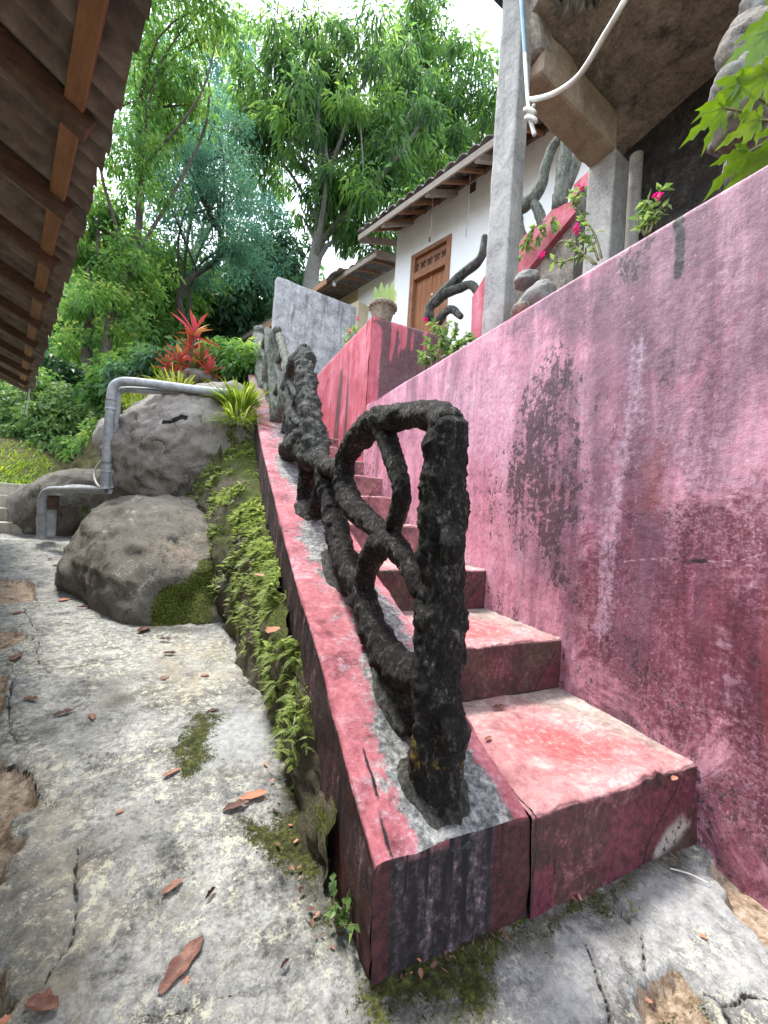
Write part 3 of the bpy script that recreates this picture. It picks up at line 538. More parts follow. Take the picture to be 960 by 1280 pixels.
# side wall with its sloping coping
ys = np.r_[np.arange(Y1, 2.2, .014), np.arange(2.2, 4.2, .025), np.arange(4.2, 7.35, .05)]; prof = []
for u in np.arange(0, 1.001, .03): prof.append((0, u))                    # left face, bottom to top
xs = np.r_[0, .006, .016, np.arange(.03, XC-XL-.03, .014), XC-XL-.016, XC-XL-.006, XC-XL]; nl = len(prof)
V = []; A = {k: [] for k in ('cement', 'side', 'front', 'drip', 'maroon', 'rust')}
for y in ys:
    zt = float(ycop(y))
    row = [(XL, y, -.25+(zt-.012+.25)*u) for _, u in prof]+[(XL+x, y, zt-.012*math.exp(-x/.006)-.012*math.exp(-(XC-XL-x)/.006)) for x in xs]+[(XC, y, zt-.02-(zt+.2)*k) for k in (.1, .5, 1)]
    V.append(row)
V = np.array(V); ny, nr = V.shape[:2]; P = V.reshape(-1, 3)
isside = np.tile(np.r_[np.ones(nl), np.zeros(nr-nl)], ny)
xr = P[:, 0]-XL; w2 = fbm(P*6, 3, 31)-.5
cem = np.exp(-((xr-(.24+.05*np.sin(P[:, 1]*5)))/.12)**2)*1.05*sstep(4.8, 3.2, P[:, 1])+sstep(1.15, .8, P[:, 1])*sstep(.1, .19, xr)*sstep(.42, .34, xr)*.9+sstep(3.2, 5, P[:, 1])*.5
dl = [[onX(*q, XL+.0)*0+np.r_[onPlane(*q, np.array([0, Y1+.15, .35]), np.array([0, -.44, 1]))[:2], 0] for q in [(455, 915), (470, 960), (480, 1005), (492, 1060)]]]
drip_top = crack_lines(P, [np.array(l)[:, :2] for l in dl], .006)*(1-isside)
front_cap = []
disp = (fbm(P*7, 4, 21)-.5)*.026+(fbm(P*34, 4, 22, .6)-.5)*.013
Vd = P+np.stack([-isside*disp, np.zeros(len(P)), (1-isside)*disp*1.], 1)
fcs = [tuple(f) for f in grid_faces(ny, nr)]
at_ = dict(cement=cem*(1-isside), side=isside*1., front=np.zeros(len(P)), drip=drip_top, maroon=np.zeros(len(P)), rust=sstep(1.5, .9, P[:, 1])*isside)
# front cap as its own grid, sharing the outline of the first row
nx, nz = 40, 24; cap = []
gu = np.linspace(0, 1, nx); gv = np.linspace(0, 1, nz)
for u in gu:
    x = XL+u*(XC-XL); zt = .25-.012*math.exp(-(x-XL)/.006)-.012*math.exp(-(XC-x)/.006)
    for v in gv: cap.append((x, Y1, -.25+(zt+.25)*v))
cap = np.array(cap); cd = (fbm(cap*7, 4, 21)-.5)*.022; lip = sstep(.8, 1., np.tile(gv, nx))
dd = (fbm(cap*9, 3, 28)-.5)*.02
capd = cap+np.stack([-1.*(np.repeat(1-gu, nz) > .99)*cd, dd*(1-lip)-.012*(1-np.tile(gv, nx)), lip*cd], 1)
n0 = len(P)
drips = []
for fx in (.08, .115, .135, .2, .235, .3, .31, .345): drips.append(np.array([(fx+XL, .25), (fx+XL+.003*random.uniform(-1, 1), .25-random.uniform(.08, .2))]))
drp = crack_lines(cap[:, [0, 2]], drips, .0045); drp = np.maximum(drp, .93*sstep(.42, .62, fbm(cap*np.array([40, 1, 5]), 3, 33))*sstep(.02, .08, cap[:, 0]-XL)*sstep(.34, .26, cap[:, 0]-XL))
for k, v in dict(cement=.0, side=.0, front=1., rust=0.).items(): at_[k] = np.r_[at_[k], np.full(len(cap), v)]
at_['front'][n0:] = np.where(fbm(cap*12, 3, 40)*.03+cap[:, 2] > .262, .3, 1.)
at_['drip'] = np.r_[at_['drip'], drp]; at_['maroon'] = np.r_[at_['maroon'], sstep(.28, .36, cap[:, 0]-XL)*.9+sstep(.07, .02, cap[:, 0]-XL)*.8]
fcs += [tuple(f+n0) for f in grid_faces(nx, nz)]
n1 = n0+len(cap)
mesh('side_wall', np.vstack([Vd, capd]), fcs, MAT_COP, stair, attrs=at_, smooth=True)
# steps
def step_mesh(first, upper=False):
    W = XW-XC+.012; rise = R1 if first else RS; z0 = -.2 if first else 0.; r = .014
    prof = [(0, z0+(rise-r-z0)*t, 0, 0) for t in np.linspace(0, 1, 40)]+[(r-r*math.cos(a), rise-r+r*math.sin(a), math.sin(a) > .75, 0) for a in (.5, 1., 1.4)]+[(r+(TD+.03-r)*t, rise, 1, t) for t in np.linspace(.02, 1, 80)]
    nx = 104; us = np.linspace(0, 1, nx); V = np.array([[(u*W, p[0], p[1]) for p in prof] for u in us]).reshape(-1, 3)
    tread = np.tile([float(p[2]) for p in prof], nx); vv = np.tile([p[3] for p in prof], nx); u = np.repeat(us, len(prof))
    sd = 51 if first else 61
    d = (fbm(V*8+sd, 4, sd)-.5)*.014; V[:, 2] += tread*d-.012*tread*sstep(.35, 0, np.hypot((u-.5), vv-.3)); V[:, 1] += (1-tread)*(d*.8-.004); nose = sstep(rise-.05, rise-.008, V[:, 2])*sstep(.07, .02, V[:, 1]); V[:, 2] -= nose*np.maximum(0, fbm(V*16+sd, 4, sd+3, .6)-.5)*.04; V[:, 1] += nose*np.maximum(0, fbm(V*13+sd, 4, sd+4)-.5)*.04
    if first: V[:, 1] -= .02*(1-sstep(0, .25, V[:, 2]))*.6
    wash_lit = sstep(rise-.03, rise-.002, V[:, 2])*(1-tread)*.9
    if first:
        # measured cracks of the bottom riser and its patches
        cl = [[(705-0, 1130), (700, 1105)]]
        ww = (fbm(V*14, 2, 8)-.5)*.012; Q = V[:, [0, 2]]+np.stack([ww, ww[::-1]], 1)
        crk = crack_lines(Q, [np.array([(.012, .26), (.02, .19), (.006, .12), (.004, .0)]), np.array([(.004, .125), (.07, .12), (.085, .115), (.088, .08)]), np.array([(.62, .21), (.53, .13), (.46, .06), (.43, -.05)])], .0045)*(1-tread)
        tc = crack_lines(V[:, :2]+np.stack([ww, ww*0], 1), [np.array([(.012, 0), (-.01+.03, .1), (.012, .2), (-.01, .3)])], .004)*tread; crk = np.maximum(crk, tc)
        mg = np.maximum(sstep(.012, -.01, poly_sd(Q, [(.004, .12), (.085, .115), (.085, -.1), (.004, -.1)])), sstep(.03, -.02, poly_sd(Q, [(.3, .19), (.6, .22), (.7, .2), (.7, .06), (.5, .04), (.36, -.1), (.25, .05)]))*.8)*(1-tread)
        bare = sstep(.02, -.015, poly_sd(Q, [(.5, .03), (.56, .075), (.63, .1), (.67, .07), (.6, .03), (.5, .0)]))
    else:
        ww = (fbm(V*14, 2, 8)-.5)*.01; Q = V[:, [0, 2]]+np.stack([ww, ww[::-1]], 1)
        crk = crack_lines(Q, [np.array([(.68, .17), (.62, .09), (.56, .0)])], .0035)*(1-tread); mg = sstep(.02, -.02, poly_sd(Q, [(.7, .2), (.62, .08), (.58, .0), (.7, .0)]))*(1-tread)*.7; bare = np.zeros(len(V))
    crk = np.maximum(crk, .75*sstep(.016, .004, V[:, 1])*tread*0)
    if not first:
        crk = np.maximum(crk, np.clip(1-V[:, 2]/.05, 0, 1)*(1-tread)*.97)
    if upper: wash_lit = np.maximum(wash_lit, (1-tread)*.66)  # upper risers paler: the brighter light there is put into the colour
    return V, [tuple(f) for f in grid_faces(nx, len(prof))], dict(tread=tread, u=u, v=vv, crack=crk, magenta=mg, bare=bare, wash_lit=wash_lit)
V, Fc, A = step_mesh(True)
st1 = mesh('step', V, Fc, MAT_STEP, attrs=A, smooth=True); st1.parent = stair; st1.location = (0, 0, 0)
V, Fc, A = step_mesh(False)
st2 = mesh('step', V, Fc, MAT_STEP, attrs=A, smooth=True); st2.parent = stair
V, Fc, A = step_mesh(False, True)
st3 = mesh('step', V, Fc, MAT_STEP, attrs=A, smooth=True); st3.parent = stair
for k in range(1, 13):
    o = st2 if k == 1 else st3 if k == 3 else (st2 if k < 3 else st3).copy()
    if k not in (1, 3): COL.objects.link(o); o.parent = stair
    dz = -.012*max(0, min(k-2, 6)); o.location = (0, k*TD, R1+(k-1)*RS+dz)
# ================================================================== THE STAINED WALL
ys = np.r_[np.arange(-.5, .3, .03), np.arange(.3, 2.6, .0085), np.arange(2.6, 4.262, .016)]; zs = np.arange(-.25, 2.19, .009)
topz = lambda y: np.interp(y, [-.5, .669, 1.82, 2.75, 4.26], [2.15, 2.183, 2.216, 2.229, 2.268])
rows = []
for y in ys:
    t = topz(y); k = (t-.012+.25)/(zs[-1]+.25)
    rows.append([(XW, y, -.25+(zz_+.25)*k) for zz_ in zs]+[(XW+.004, y, t-.004), (XW+.014, y, t), (XW+.09, y, t+.004), (XW+.17, y, t), (XW+.18, y, t-.02), (XW+.18, y, 1.0)])
V = np.array(rows); ny, nr = V.shape[:2]; P = V.reshape(-1, 3); face = (P[:, 0] < XW+.002).astype(float)
P2 = P[:, 1:]; wb = np.stack([fbm(P*np.array([1, 4, 2.]), 4, 71)-.5, fbm(P*np.array([1, 4, 2.])+9, 4, 72)-.5], 1)
def W2(px): return np.array([onX(x, y, XW)[1:] for x, y in px])
def patch(px, w=.12, wob=.35): return sstep(w, -w, poly_sd(P2+wb*wob, W2(px)))
grime = .4*patch([(655, 470), (700, 440), (760, 470), (745, 640), (720, 760), (640, 700), (620, 610)], .2)+.42*patch([(672, 480), (700, 450), (712, 560), (712, 680), (742, 790), (690, 740), (652, 640), (640, 590)],   .2, .5)
grime = np.maximum(grime, .58*patch([(680, 700), (720, 740), (760, 840), (870, 945), (855, 905), (790, 790), (740, 720)], .16, .4))
grime = np.maximum(grime, .5*patch([(598, 570), (640, 560), (632, 700), (600, 660)], .1)); grime = np.maximum(grime, .75*patch([(765, 335), (812, 300), (808, 345), (786, 372)], .05, .2))
grime = np.maximum(grime, .4*patch([(455, 512), (505, 488), (498, 600), (500, 690), (480, 660), (460, 560)], .12))
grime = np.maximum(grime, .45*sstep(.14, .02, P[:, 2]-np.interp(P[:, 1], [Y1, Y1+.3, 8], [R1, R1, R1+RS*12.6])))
grime = np.maximum(grime, .5*patch([(920, 780), (965, 800), (965, 960), (925, 900)], .06))
soot = np.maximum(.95*sstep(.032, .004, line_d(P2+wb*.06, W2([(846, 275), (849, 305), (845, 345)]))-.012*(fbm(P*30, 3, 6)-.5)), .8*sstep(.03, .0, line_d(P2+wb*.05, W2([(845, 697), (866, 700), (888, 701)]))+.03*fbm(P*40, 3, 7)-.008))
soot = np.maximum(soot, .45*sstep(.1, .0, line_d(P2+wb*.1, W2([(838, 440), (836, 480)]))))
soot = np.maximum(soot, .35*sstep(.05, .0, line_d(P2+wb*.1, W2([(848, 340), (852, 400), (842, 430)]))))
mauve = np.maximum(1.05*patch([(640, 400), (960, 205), (1100, 120), (1100, 480), (905, 480), (840, 480), (760, 440), (700, 440)], .3), 1.15*patch([(895, 380), (950, 380), (925, 500), (908, 590), (860, 620), (852, 560), (885, 480)], .08, .2))
mauve = np.maximum(mauve, .62*patch([(660, 470), (800, 430), (960, 420), (965, 640), (800, 660), (760, 900), (640, 720), (640, 600)], .35))
crim = 1.2*patch([(740, 680), (830, 640), (1000, 620), (1100, 1200), (880, 1060), (865, 950), (720, 800), (690, 760)], .35, .5)
crim = np.maximum(crim, .75*patch([(800, 590), (840, 590), (850, 720), (800, 760), (775, 700)], .15)); crim = np.maximum(crim, .6*patch([(760, 520), (785, 520), (775, 560), (755, 570)], .06))
pale = .72*np.maximum.reduce([.75*patch([(490, 500), (650, 420), (676, 470), (660, 560), (600, 600), (560, 560)], .2, .3), .9*sstep(.11, .0, line_d(P2+wb*.22, W2([(800, 440), (798, 520), (775, 600), (762, 700), (755, 790)]))),
    .6*sstep(.1, .0, line_d(P2+wb*.2, W2([(848, 620), (850, 680), (846, 720)]))), .7*sstep(.1, .0, line_d(P2+wb*.25, W2([(900, 800), (915, 860), (905, 900)]))), .5*patch([(570, 620), (640, 640), (690, 740), (610, 710)], .1)])
rust = .3*sstep(.03, 0, line_d(P2+wb*.06, W2([(967, 740), (963, 850), (967, 960)])))+.35*patch([(820, 560), (835, 560), (838, 640), (815, 640)], .04)
F_ = lambda px, w: np.clip(1-line_d(P2+wb*w, W2(px))/.03, 0, 1)
hl = np.maximum(F_([(780, 703), (800, 700), (840, 698)], .05), F_([(888, 701), (930, 700), (960, 688)], .05))
hl = np.maximum(hl, .97*F_([(776, 380), (780, 400), (808, 428), (805, 450)], .06))
d = (fbm(P*np.array([3, 1.6, 1.6]), 3, 73)-.5)*.025+(fbm(P*14, 4, 74)-.5)*.004+(fbm(P*60, 3, 75)-.5)*.002
V = P.copy(); V[:, 0] -= face*d; V[:, 2] += (1-face)*(d*.6)
wall = mesh('retaining_wall', V, grid_faces(ny, nr)[:, ::-1].copy(), MAT_WALL, base=(XW, 2, 0), attrs=dict(grime=grime, soot=soot, mauve=mauve, crimson=crim, pale=pale, rust=rust, hairline=hl), smooth=True)
tag(wall, 'long tall wall of stained pink and crimson render right of the steps', 'wall')
# taller parapet with planter end
pw = thing('parapet_wall', 'taller bright pink wall with black streaks at the top of the steps carrying the clay pot', 'wall', (XW, 4.3, 2))
YB = 4.262; tz2 = lambda y: np.interp(y, [YB, 5.36, 7.4], [3.306, 3.374, 3.48])
ys = np.arange(YB, 7.5, .03); rows = []
for y in ys:
    t = tz2(y); rows.append([(XW+.002, y, 1.0+(t-.012-1.0)*u) for u in np.linspace(0, 1, 70)]+[(XW+.014, y, t), (XW+.09, y, t+.004), (XW+.165, y, t), (XW+.175, y, t-.02), (XW+.175, y, 2.)])
V = np.array(rows); P = V.reshape(-1, 3); ny, nr = V.shape[:2]; face = (P[:, 0] < XW+.004)*1.
g = .75*sstep(.03, -.2, poly_sd(P[:, 1:], [(4.75, 1.5), (4.95, 3.2), (5.6, 3.3), (5.8, 1.5)]))*(.45+.75*sstep(.35, .6, fbm(P*np.array([1, 5, .8]), 4, 81)))+.75*sstep(5.7, 6.4, P[:, 1])*.6
P = P+np.stack([-face*((fbm(P*4, 4, 82)-.5)*.03), 0*face, 0*face], 1)
mesh('side_face', P, grid_faces(ny, nr)[:, ::-1].copy(), MAT_PAR, pw, attrs=dict(grime=g), smooth=True)
xs = np.arange(XW+.002, 2.62, .03); rows = []
for x in xs: rows.append([(x, YB-.004, 1.0+(3.29-1.0)*u) for u in np.linspace(0, 1, 70)]+[(x, YB+.006, 3.304), (x, YB+.12, 3.306), (x, YB+.16, 3.29), (x, YB+.16, 2.)])
V = np.array(rows); P = V.reshape(-1, 3); g = .95*sstep(.3, .55, fbm(P*np.array([9, 1, 1.2]), 4, 83))*sstep(1.6, 1.75, P[:, 0])+.35+.5*sstep(3.15, 3.3, P[:, 2])*sstep(.4, .55, fbm(P*12, 3, 3)); nx, nr = V.shape[:2]
P[:, 1] += (fbm(P*4, 4, 84)-.5)*.02
mesh('end_face', P, grid_faces(nx, nr), MAT_PAR, pw, attrs=dict(grime=g), smooth=True)
# grey wall behind the head of the stairs
a = onY(347, 346, 7.95); dG = np.array([.985, .17, 0]); b = onPlane(446, 386, a, np.array([.17, -.985, 0])); L = np.linalg.norm((b-a)[:2])
gw = MB(); cG = (a+b)/2; cG[2] = a[2]-1.5; gw.add(*boxg(cG+np.array([-.02, .09, 0]), [dG, np.array([-.17, .985, 0]), ZD], (L/2+.0, .09, 1.52), .015, 40, .012, 4, 5))
V = np.concatenate(gw.V); V[:, 2] += np.where(V[:, 2] > cG[2], (b[2]-a[2])*np.clip(((V-a)@dG)/L, 0, 1)*.6, 0)
tag(mesh('screen_wall', V, gw.F, MAT_GCONC, base=(cG[0], cG[1], cG[2]-1.5), smooth=False), 'plain grey weathered concrete wall behind the head of the stairs', 'wall')
# ================================================================== ROOT-LIKE RAILING
rail = thing('branch_railing', 'black and grey cement railing shaped like twisted roots along the stair coping', 'railing', (.58, .9, .3))
def rp(px, X=.58, rpx=None, dx=None):
    out = []; rr = []
    for i, q in enumerate(px):
        p = onX(q[0], q[1], X+(q[3] if len(q) > 3 else 0)); out.append(p); rr.append(q[2]*float((p-CAM)@FW)/F)
    return out, rr
def rtube(name, px, m, X=.58, seed=0, amp=.3, seg=40, step=.009, freq=13, spots=None):
    p, r = rp(px, X); V, Fc = tube(p, r, seg, step, amp, freq, seed); sp = np.zeros(len(V))
    for (x, y, rad) in (spots or []):
        c = onX(x, y, X); d = np.linalg.norm((V-c)[:, [1, 2]], axis=1); sp = np.maximum(sp, .62*sstep(rad, rad*.2, d)*(V[:, 1] < c[1]+.03))
    return mesh(name, V, Fc, m, rail, attrs=dict(spot=sp), smooth=True)
# (pixel x, pixel y, half width in pixels): read off the photograph along the railing's own plane
rtube('post', [(541, 1012, 34), (545, 960, 33), (549, 918, 31), (547, 870, 30), (549, 800, 30), (551, 720, 29), (553, 660, 28), (553, 600, 28), (558, 550, 26), (563, 530, 22)], MAT_ROOT, seed=3, amp=.25, freq=19,
      spots=[(545, 922, .04), (548, 945, .04), (540, 968, .03), (560, 955, .022), (528, 860, .022), (572, 845, .012), (525, 840, .018)])
rtube('knot', [(560, 662, 15), (566, 682, 17), (560, 696, 13)], MAT_ROOT, X=.565, seed=8, amp=.3); rtube('knot', [(560, 892, 15), (569, 913, 17), (560, 934, 14)], MAT_ROOT, X=.57, seed=9, amp=.25)
rtube('arch', [(562, 532, 22), (545, 521, 18), (515, 519, 16), (480, 524, 17), (455, 540, 16), (434, 568, 14), (430, 600, 13), (440, 630, 15), (462, 652, 14), (484, 672, 13)], MAT_ROOT, seed=11, amp=.25, freq=19)
rtube('inner_branch', [(478, 532, 14), (488, 562, 13), (498, 592, 12), (502, 618, 12), (496, 645, 11), (486, 668, 11)], MAT_ROOT, seed=13, amp=.25, freq=19)
rtube('fork', [(524, 742, 10), (514, 715, 13), (500, 690, 15), (484, 678, 17), (466, 694, 16), (456, 722, 13), (453, 752, 13)], MAT_ROOT, seed=15, amp=.25, freq=19)
rtube('lower_root', [(405, 584, 12), (412, 620, 13), (420, 655, 14), (430, 695, 16), (450, 735, 17), (463, 775, 17), (480, 812, 21), (503, 838, 23), (530, 846, 22)], MAT_ROOT, seed=17, amp=.25, freq=19)
rtube('link', [(382, 566, 16), (398, 576, 14), (414, 586, 12), (432, 588, 11)], MAT_ROOT, seed=19, amp=.22)
rtube('leg', [(388, 572, 15), (384, 605, 11), (381, 630, 12), (378, 642, 17)], MAT_ROOT, seed=21, amp=.25, freq=19)
rtube('trunk_post', [(394, 574, 18), (391, 548, 17), (387, 515, 14), (383, 480, 12.5), (380, 450, 12), (379, 438, 9)], MAT_ROOT2, seed=23, amp=.36, step=.015, freq=15)
rtube('branch', [(376, 444, 7), (366, 453, 6), (361, 475, 5.5), (362, 500, 6), (366, 535, 8), (360, 562, 9)], MAT_ROOT2, seed=25, amp=.4, step=.015, freq=16)
rtube('branch', [(376, 548, 12), (364, 562, 12), (354, 574, 8)], MAT_ROOT2, seed=26, amp=.4, step=.015, freq=16)
rtube('branch', [(362, 478, 4), (368, 490, 4), (374, 500, 4)], MAT_ROOT2, seed=27, amp=.3, step=.02)
rtube('far_post', [(345, 524, 8), (344, 500, 7), (342, 470, 7), (343, 440, 8), (345, 420, 7), (347, 412, 5)], MAT_ROOT3, seed=29, amp=.24, step=.04)
rtube('far_branch', [(352, 470, 5), (353, 492, 6), (352, 510, 6), (349, 522, 6)], MAT_ROOT3, seed=31, amp=.24, step=.04)
rtube('far_branch', [(350, 420, 5), (356, 445, 5), (359, 470, 4.5), (353, 486, 4.5)], MAT_ROOT3, seed=32, amp=.24, step=.04)
rtube('far_post', [(331, 486, 8), (327, 460, 8), (326, 440, 8), (324, 420, 8), (325, 413, 7)], MAT_ROOT3, seed=33, amp=.2, step=.06)
rtube('far_branch', [(335, 414, 5), (336, 440, 5), (333, 465, 5), (330, 488, 5)], MAT_ROOT3, seed=35, amp=.2, step=.06)
rtube('branch', [(386, 520, 7), (374, 530, 6), (369, 512, 5.5), (373, 495, 6), (383, 488, 7)], MAT_ROOT2, seed=61, amp=.35, step=.015, freq=16)
rtube('branch', [(396, 566, 8), (404, 575, 8), (402, 600, 7), (398, 622, 8), (394, 640, 10)], MAT_ROOT, seed=62, amp=.3, step=.012, freq=16)
for k_, px in enumerate([[(338, 520, 4), (336, 495, 4), (341, 470, 4), (338, 445, 4), (342, 425, 4)], [(350, 515, 4), (344, 495, 4), (350, 475, 4), (347, 455, 4), (353, 440, 4)], [(335, 492, 3.5), (330, 475, 3.5), (334, 455, 3.5), (329, 438, 3.5), (333, 420, 3.5)], [(356, 540, 5), (358, 520, 4.5), (362, 505, 4.5), (357, 492, 4)]]):
    rtube('far_branch', px, MAT_ROOT3 if k_ < 3 else MAT_ROOT2, seed=70+k_, amp=.35, step=.03, freq=12)
c = onX(545, 985, .58); t = np.linspace(0, 1, 2)
for cx, cy, cz, rx, ry, rz, sd in [(.575, c[1]+.0, .27, .1, .12, .05, 4), (.58, 1.16, .42, .07, .14, .05, 5), (.58, 1.9, .7, .07, .2, .04, 6), (.57, 2.62, .98, .1, .16, .08, 7)]:
    bm = bmesh.new(); bmesh.ops.create_icosphere(bm, subdivisions=5, radius=1); Vs = np.array([v.co[:] for v in bm.verts]); Fs = [tuple(v.index for v in f.verts) for f in bm.faces]; bm.free()
    V = Vs*np.array([rx, ry, rz])*(1+.5*(fbm(Vs*2+sd, 4, sd)-.5))[:, None]; V[:, 2] += V[:, 1]*.42; V += np.array([cx, cy, cz])
    mesh('cement_mound', V, Fs, MAT_ROOT if sd == 7 else MAT_ROOT2, rail, attrs=dict(spot=np.zeros(len(V))), smooth=True)
# ================================================================== BOULDERS AND MOSSY BANK
def rock(name, label, cpx, dep, hmaj, hmin, tilt, depth, m, seed, group=None, sub=5, axes=None, centre=None, moss=None, tan=None, cracks=(), flat=.35, rough=.3, cat='boulder'):
    c = at(*cpx, dep) if centre is None else np.array(centre); k = dep/F if axes is None else 1.; AX = EAX if axes is None else axes
    bm = bmesh.new(); bmesh.ops.create_icosphere(bm, subdivisions=sub, radius=1); U = np.array([v.co[:] for v in bm.verts]); Fs = [tuple(v.index for v in f.verts) for f in bm.faces]; bm.free()
    r = np.random.default_rng(seed); R = np.ones(len(U))
    for _ in range(9):                                          # worn flat facets
        n = unit(r.normal(size=(1, 3)))[0]; h = .72+.2*r.random(); dt = U@n; R = np.minimum(R, np.where(dt > .05, h/np.maximum(dt, .05), 9)*.5+.5*np.where(dt > h, h/np.maximum(dt, .05), 1)*1.0)
    R = np.clip(R, .5, 1.05)*flat+(1-flat); R = R*(1+rough*(fbm(U*1.6+seed, 4, seed)-.5))
    L = U*R[:, None]*np.array([hmaj*k, depth, hmin*k])
    ct, st = math.cos(tilt), math.sin(tilt); L = np.stack([L[:, 0]*ct-L[:, 2]*st, L[:, 1], L[:, 0]*st+L[:, 2]*ct], 1)
    V = c+L@AX; N = unit(L@AX)
    V = V+N*(((fbm(V*3.5, 4, seed+1)-.5)*.1+(fbm(V*14, 4, seed+2, .65)-.5)*.05+(fbm(V*np.array([5, 5, 22]), 3, seed+3)-.5)*.018)*min(1, max(.45, hmin*k*2))*1.25)[:, None]
    Q = (V-CAM); a = {k_: np.zeros(len(V)) for k_ in ('moss', 'tan', 'crack')}
    nz = fbm(V*4, 3, seed+8)-.5
    for (x, y, rad, w) in (moss or []): a['moss'] = np.maximum(a['moss'], w*sstep(rad, rad*.35, F*np.linalg.norm(Q/np.linalg.norm(Q, axis=1)[:, None]-ray(x, y)/np.linalg.norm(ray(x, y)), axis=1)/90+nz*.5))
    for (x, y, rad, w) in (tan or []): a['tan'] = np.maximum(a['tan'], w*sstep(rad, rad*.2, F*np.linalg.norm(Q/np.linalg.norm(Q, axis=1)[:, None]-ray(x, y)/np.linalg.norm(ray(x, y)), axis=1)/90+nz*.5))
    for pts in cracks:
        pl = np.array([at(x, y, dep-depth*.8) for x, y in pts]); u = pl-CAM; u /= np.linalg.norm(u, axis=1)[:, None]; Qn = Q/np.linalg.norm(Q, axis=1)[:, None]
        a['crack'] = np.maximum(a['crack'], sstep(.006, .002, line_d(Qn, u)+nz*.003))
    o = mesh(name, V, Fs, m, base=(c[0], c[1], V[:, 2].min()), attrs=a, smooth=True)
    return tag(o, label, cat, group)
t0 = unit((PD+.3*ZD)[None])[0]; t2 = unit((ZD-.3*PD)[None])[0]
rock('boulder', 'big smooth brown boulder on the lane edge, bright moss low on its right', None, 3.95, 1.46, .68, 0, .78, MAT_ROCK, 3, axes=np.array([t0, ND, t2]), centre=(-.42, 4.42, .33), moss=[(240, 752, .55, 1.), (212, 775, .4, .9), (258, 722, .3, .9)], tan=[(225, 685, .45, .7), (240, 700, .3, .7)], sub=6, flat=.3)
rock('boulder', 'pale streaked boulder leaning above the mossy one, under the grey pipes', (243, 570), 5.1, 106, 82, math.radians(38), .85, MAT_ROCKL, 12, moss=[(290, 610, .5, .8), (305, 550, .35, .6), (262, 640, .4, .7)], cracks=[[(205, 528), (216, 526), (228, 521), (234, 523)]], sub=6, flat=.5)
rock('boulder', 'dark boulder at the back behind the low pipe, next to the far steps', (98, 640), 6.2, 72, 50, math.radians(25), .8, MAT_ROCK, 21, moss=[(140, 640, .25, .9)], sub=5)
rock('boulder', 'low grey rock wedged between the upright pipe and the pale boulder', (152, 552), 5.9, 26, 34, .3, .4, MAT_ROCKL, 25, sub=4)
rock('rock', 'dark flat stone lying on the bank beneath the red leaved plant', (248, 474), 5.9, 24, 12, -.1, .25, MAT_ROCK, 27, sub=4, cat='stone')
rock('rock', 'small pale stone on the mossy ledge right of the upright pipe', (176, 508), 6.2, 9, 8, .3, .12, MAT_ROCKW, 28, sub=3, cat='stone')
rock('rock', 'small grey stone beside the clump of moss, left of the pale boulder', (163, 520), 6.2, 9, 8, .3, .12, MAT_ROCKL, 29, sub=3, cat='stone')
rock('rock', 'jagged pale rubble block on the wall top, at the foot of the tall pillar', (672, 374), 2.45, 26, 17, .6, .12, MAT_ROCKW, 41, sub=4, flat=.8, cat='stone')
rock('rock', 'smaller cracked stone set on the pale rubble block by the pillar', (657, 352), 2.5, 17, 11, .2, .09, MAT_ROCKW, 43, sub=4, flat=.8, cat='stone')
rock('rock', 'brownish stone lowest beside the tall pillar on the wall top', (650, 388), 2.42, 14, 10, .2, .08, MAT_ROCKL, 45, sub=3, flat=.8, tan=[(650, 388, .2, 1)], cat='stone')
# ---- bank
yk = [1.0, 1.25, 1.6, 2.05, 2.8, 3.2, 3.6, 4.4, 6.3]; xb_ = [.34, .335, .31, .25, .16, .04, -.05, -.2, -.6]
zt_ = [.12, .27, .39, .53, .80, .90, 1.1, 1.5, 2.5]
ys = np.arange(1.0, 6.3, .03); us = np.linspace(0, 1, 44); rows = []
for y in ys:
    xb, zt = np.interp(y, yk, xb_), np.interp(y, yk, zt_); zb = float(pathz(np.array([xb, y, 0])@PD))-.06
    if y > 3.2: zb += (y-3.2)*.3
    rows.append([(xb+(XL+.01-xb)*u**1.7, y, zb+(zt-zb)*(1-(1-u)**1.9)) for u in us])
V = np.array(rows); ny, nr = V.shape[:2]; P = V.reshape(-1, 3)
P = P+np.stack([-(fbm(P*5, 4, 91)-.5)*.16-(fbm(P*18, 3, 92)-.5)*.05, 0*P[:, 0], (fbm(P*6, 4, 93)-.5)*.1+(fbm(P*22, 3, 94)-.5)*.03], 1)
u_ = np.tile(us, ny); BANK = P.reshape(ny, nr, 3)
tag(mesh('bank', P, grid_faces(ny, nr)[:, ::-1].copy(), MAT_BANK, attrs=dict(moss=np.clip(.12+.85*u_+(fbm(P*5, 3, 95)-.5)*1.6, 0, 1), tan=.3*(fbm(P*3, 3, 96) > .5), crack=0*u_), smooth=True), 'steep mossy earth bank between the boulders and the side wall of the steps', kind='structure')
def frond(C, D, L, seed):
    """flat feathery spike-moss sprays: a stack of paired leaflets per spray"""
    r = np.random.default_rng(seed); n = len(C); D = unit(D); Sv = unit(np.cross(D, np.array([0, 0, 1.])+r.normal(size=D.shape)*.35)); cs, ds, ns, ls, ti = [], [], [], [], []; base = r.random(n)
    for k in range(8):
        t = (k+.5)/8; w = .3*(1-t*.7)
        for sgn in (-1, 1):
            cs.append(C+D*(L*t)[:, None]+np.array([0, 0, -1.])*(L*.35*t*t)[:, None]); ds.append(D*.75+Sv*sgn); ns.append(np.cross(Sv, D)); ls.append(L*w); ti.append(np.clip(.15+base*.5+.3*t+.12*r.random(n), 0, 1))
    V, Fc = leaf_quads(np.vstack(cs), np.vstack(ds), np.vstack(ns), np.concatenate(ls), np.concatenate(ls)*.5, .1, .2); return V, Fc, np.repeat(np.concatenate(ti), 5)
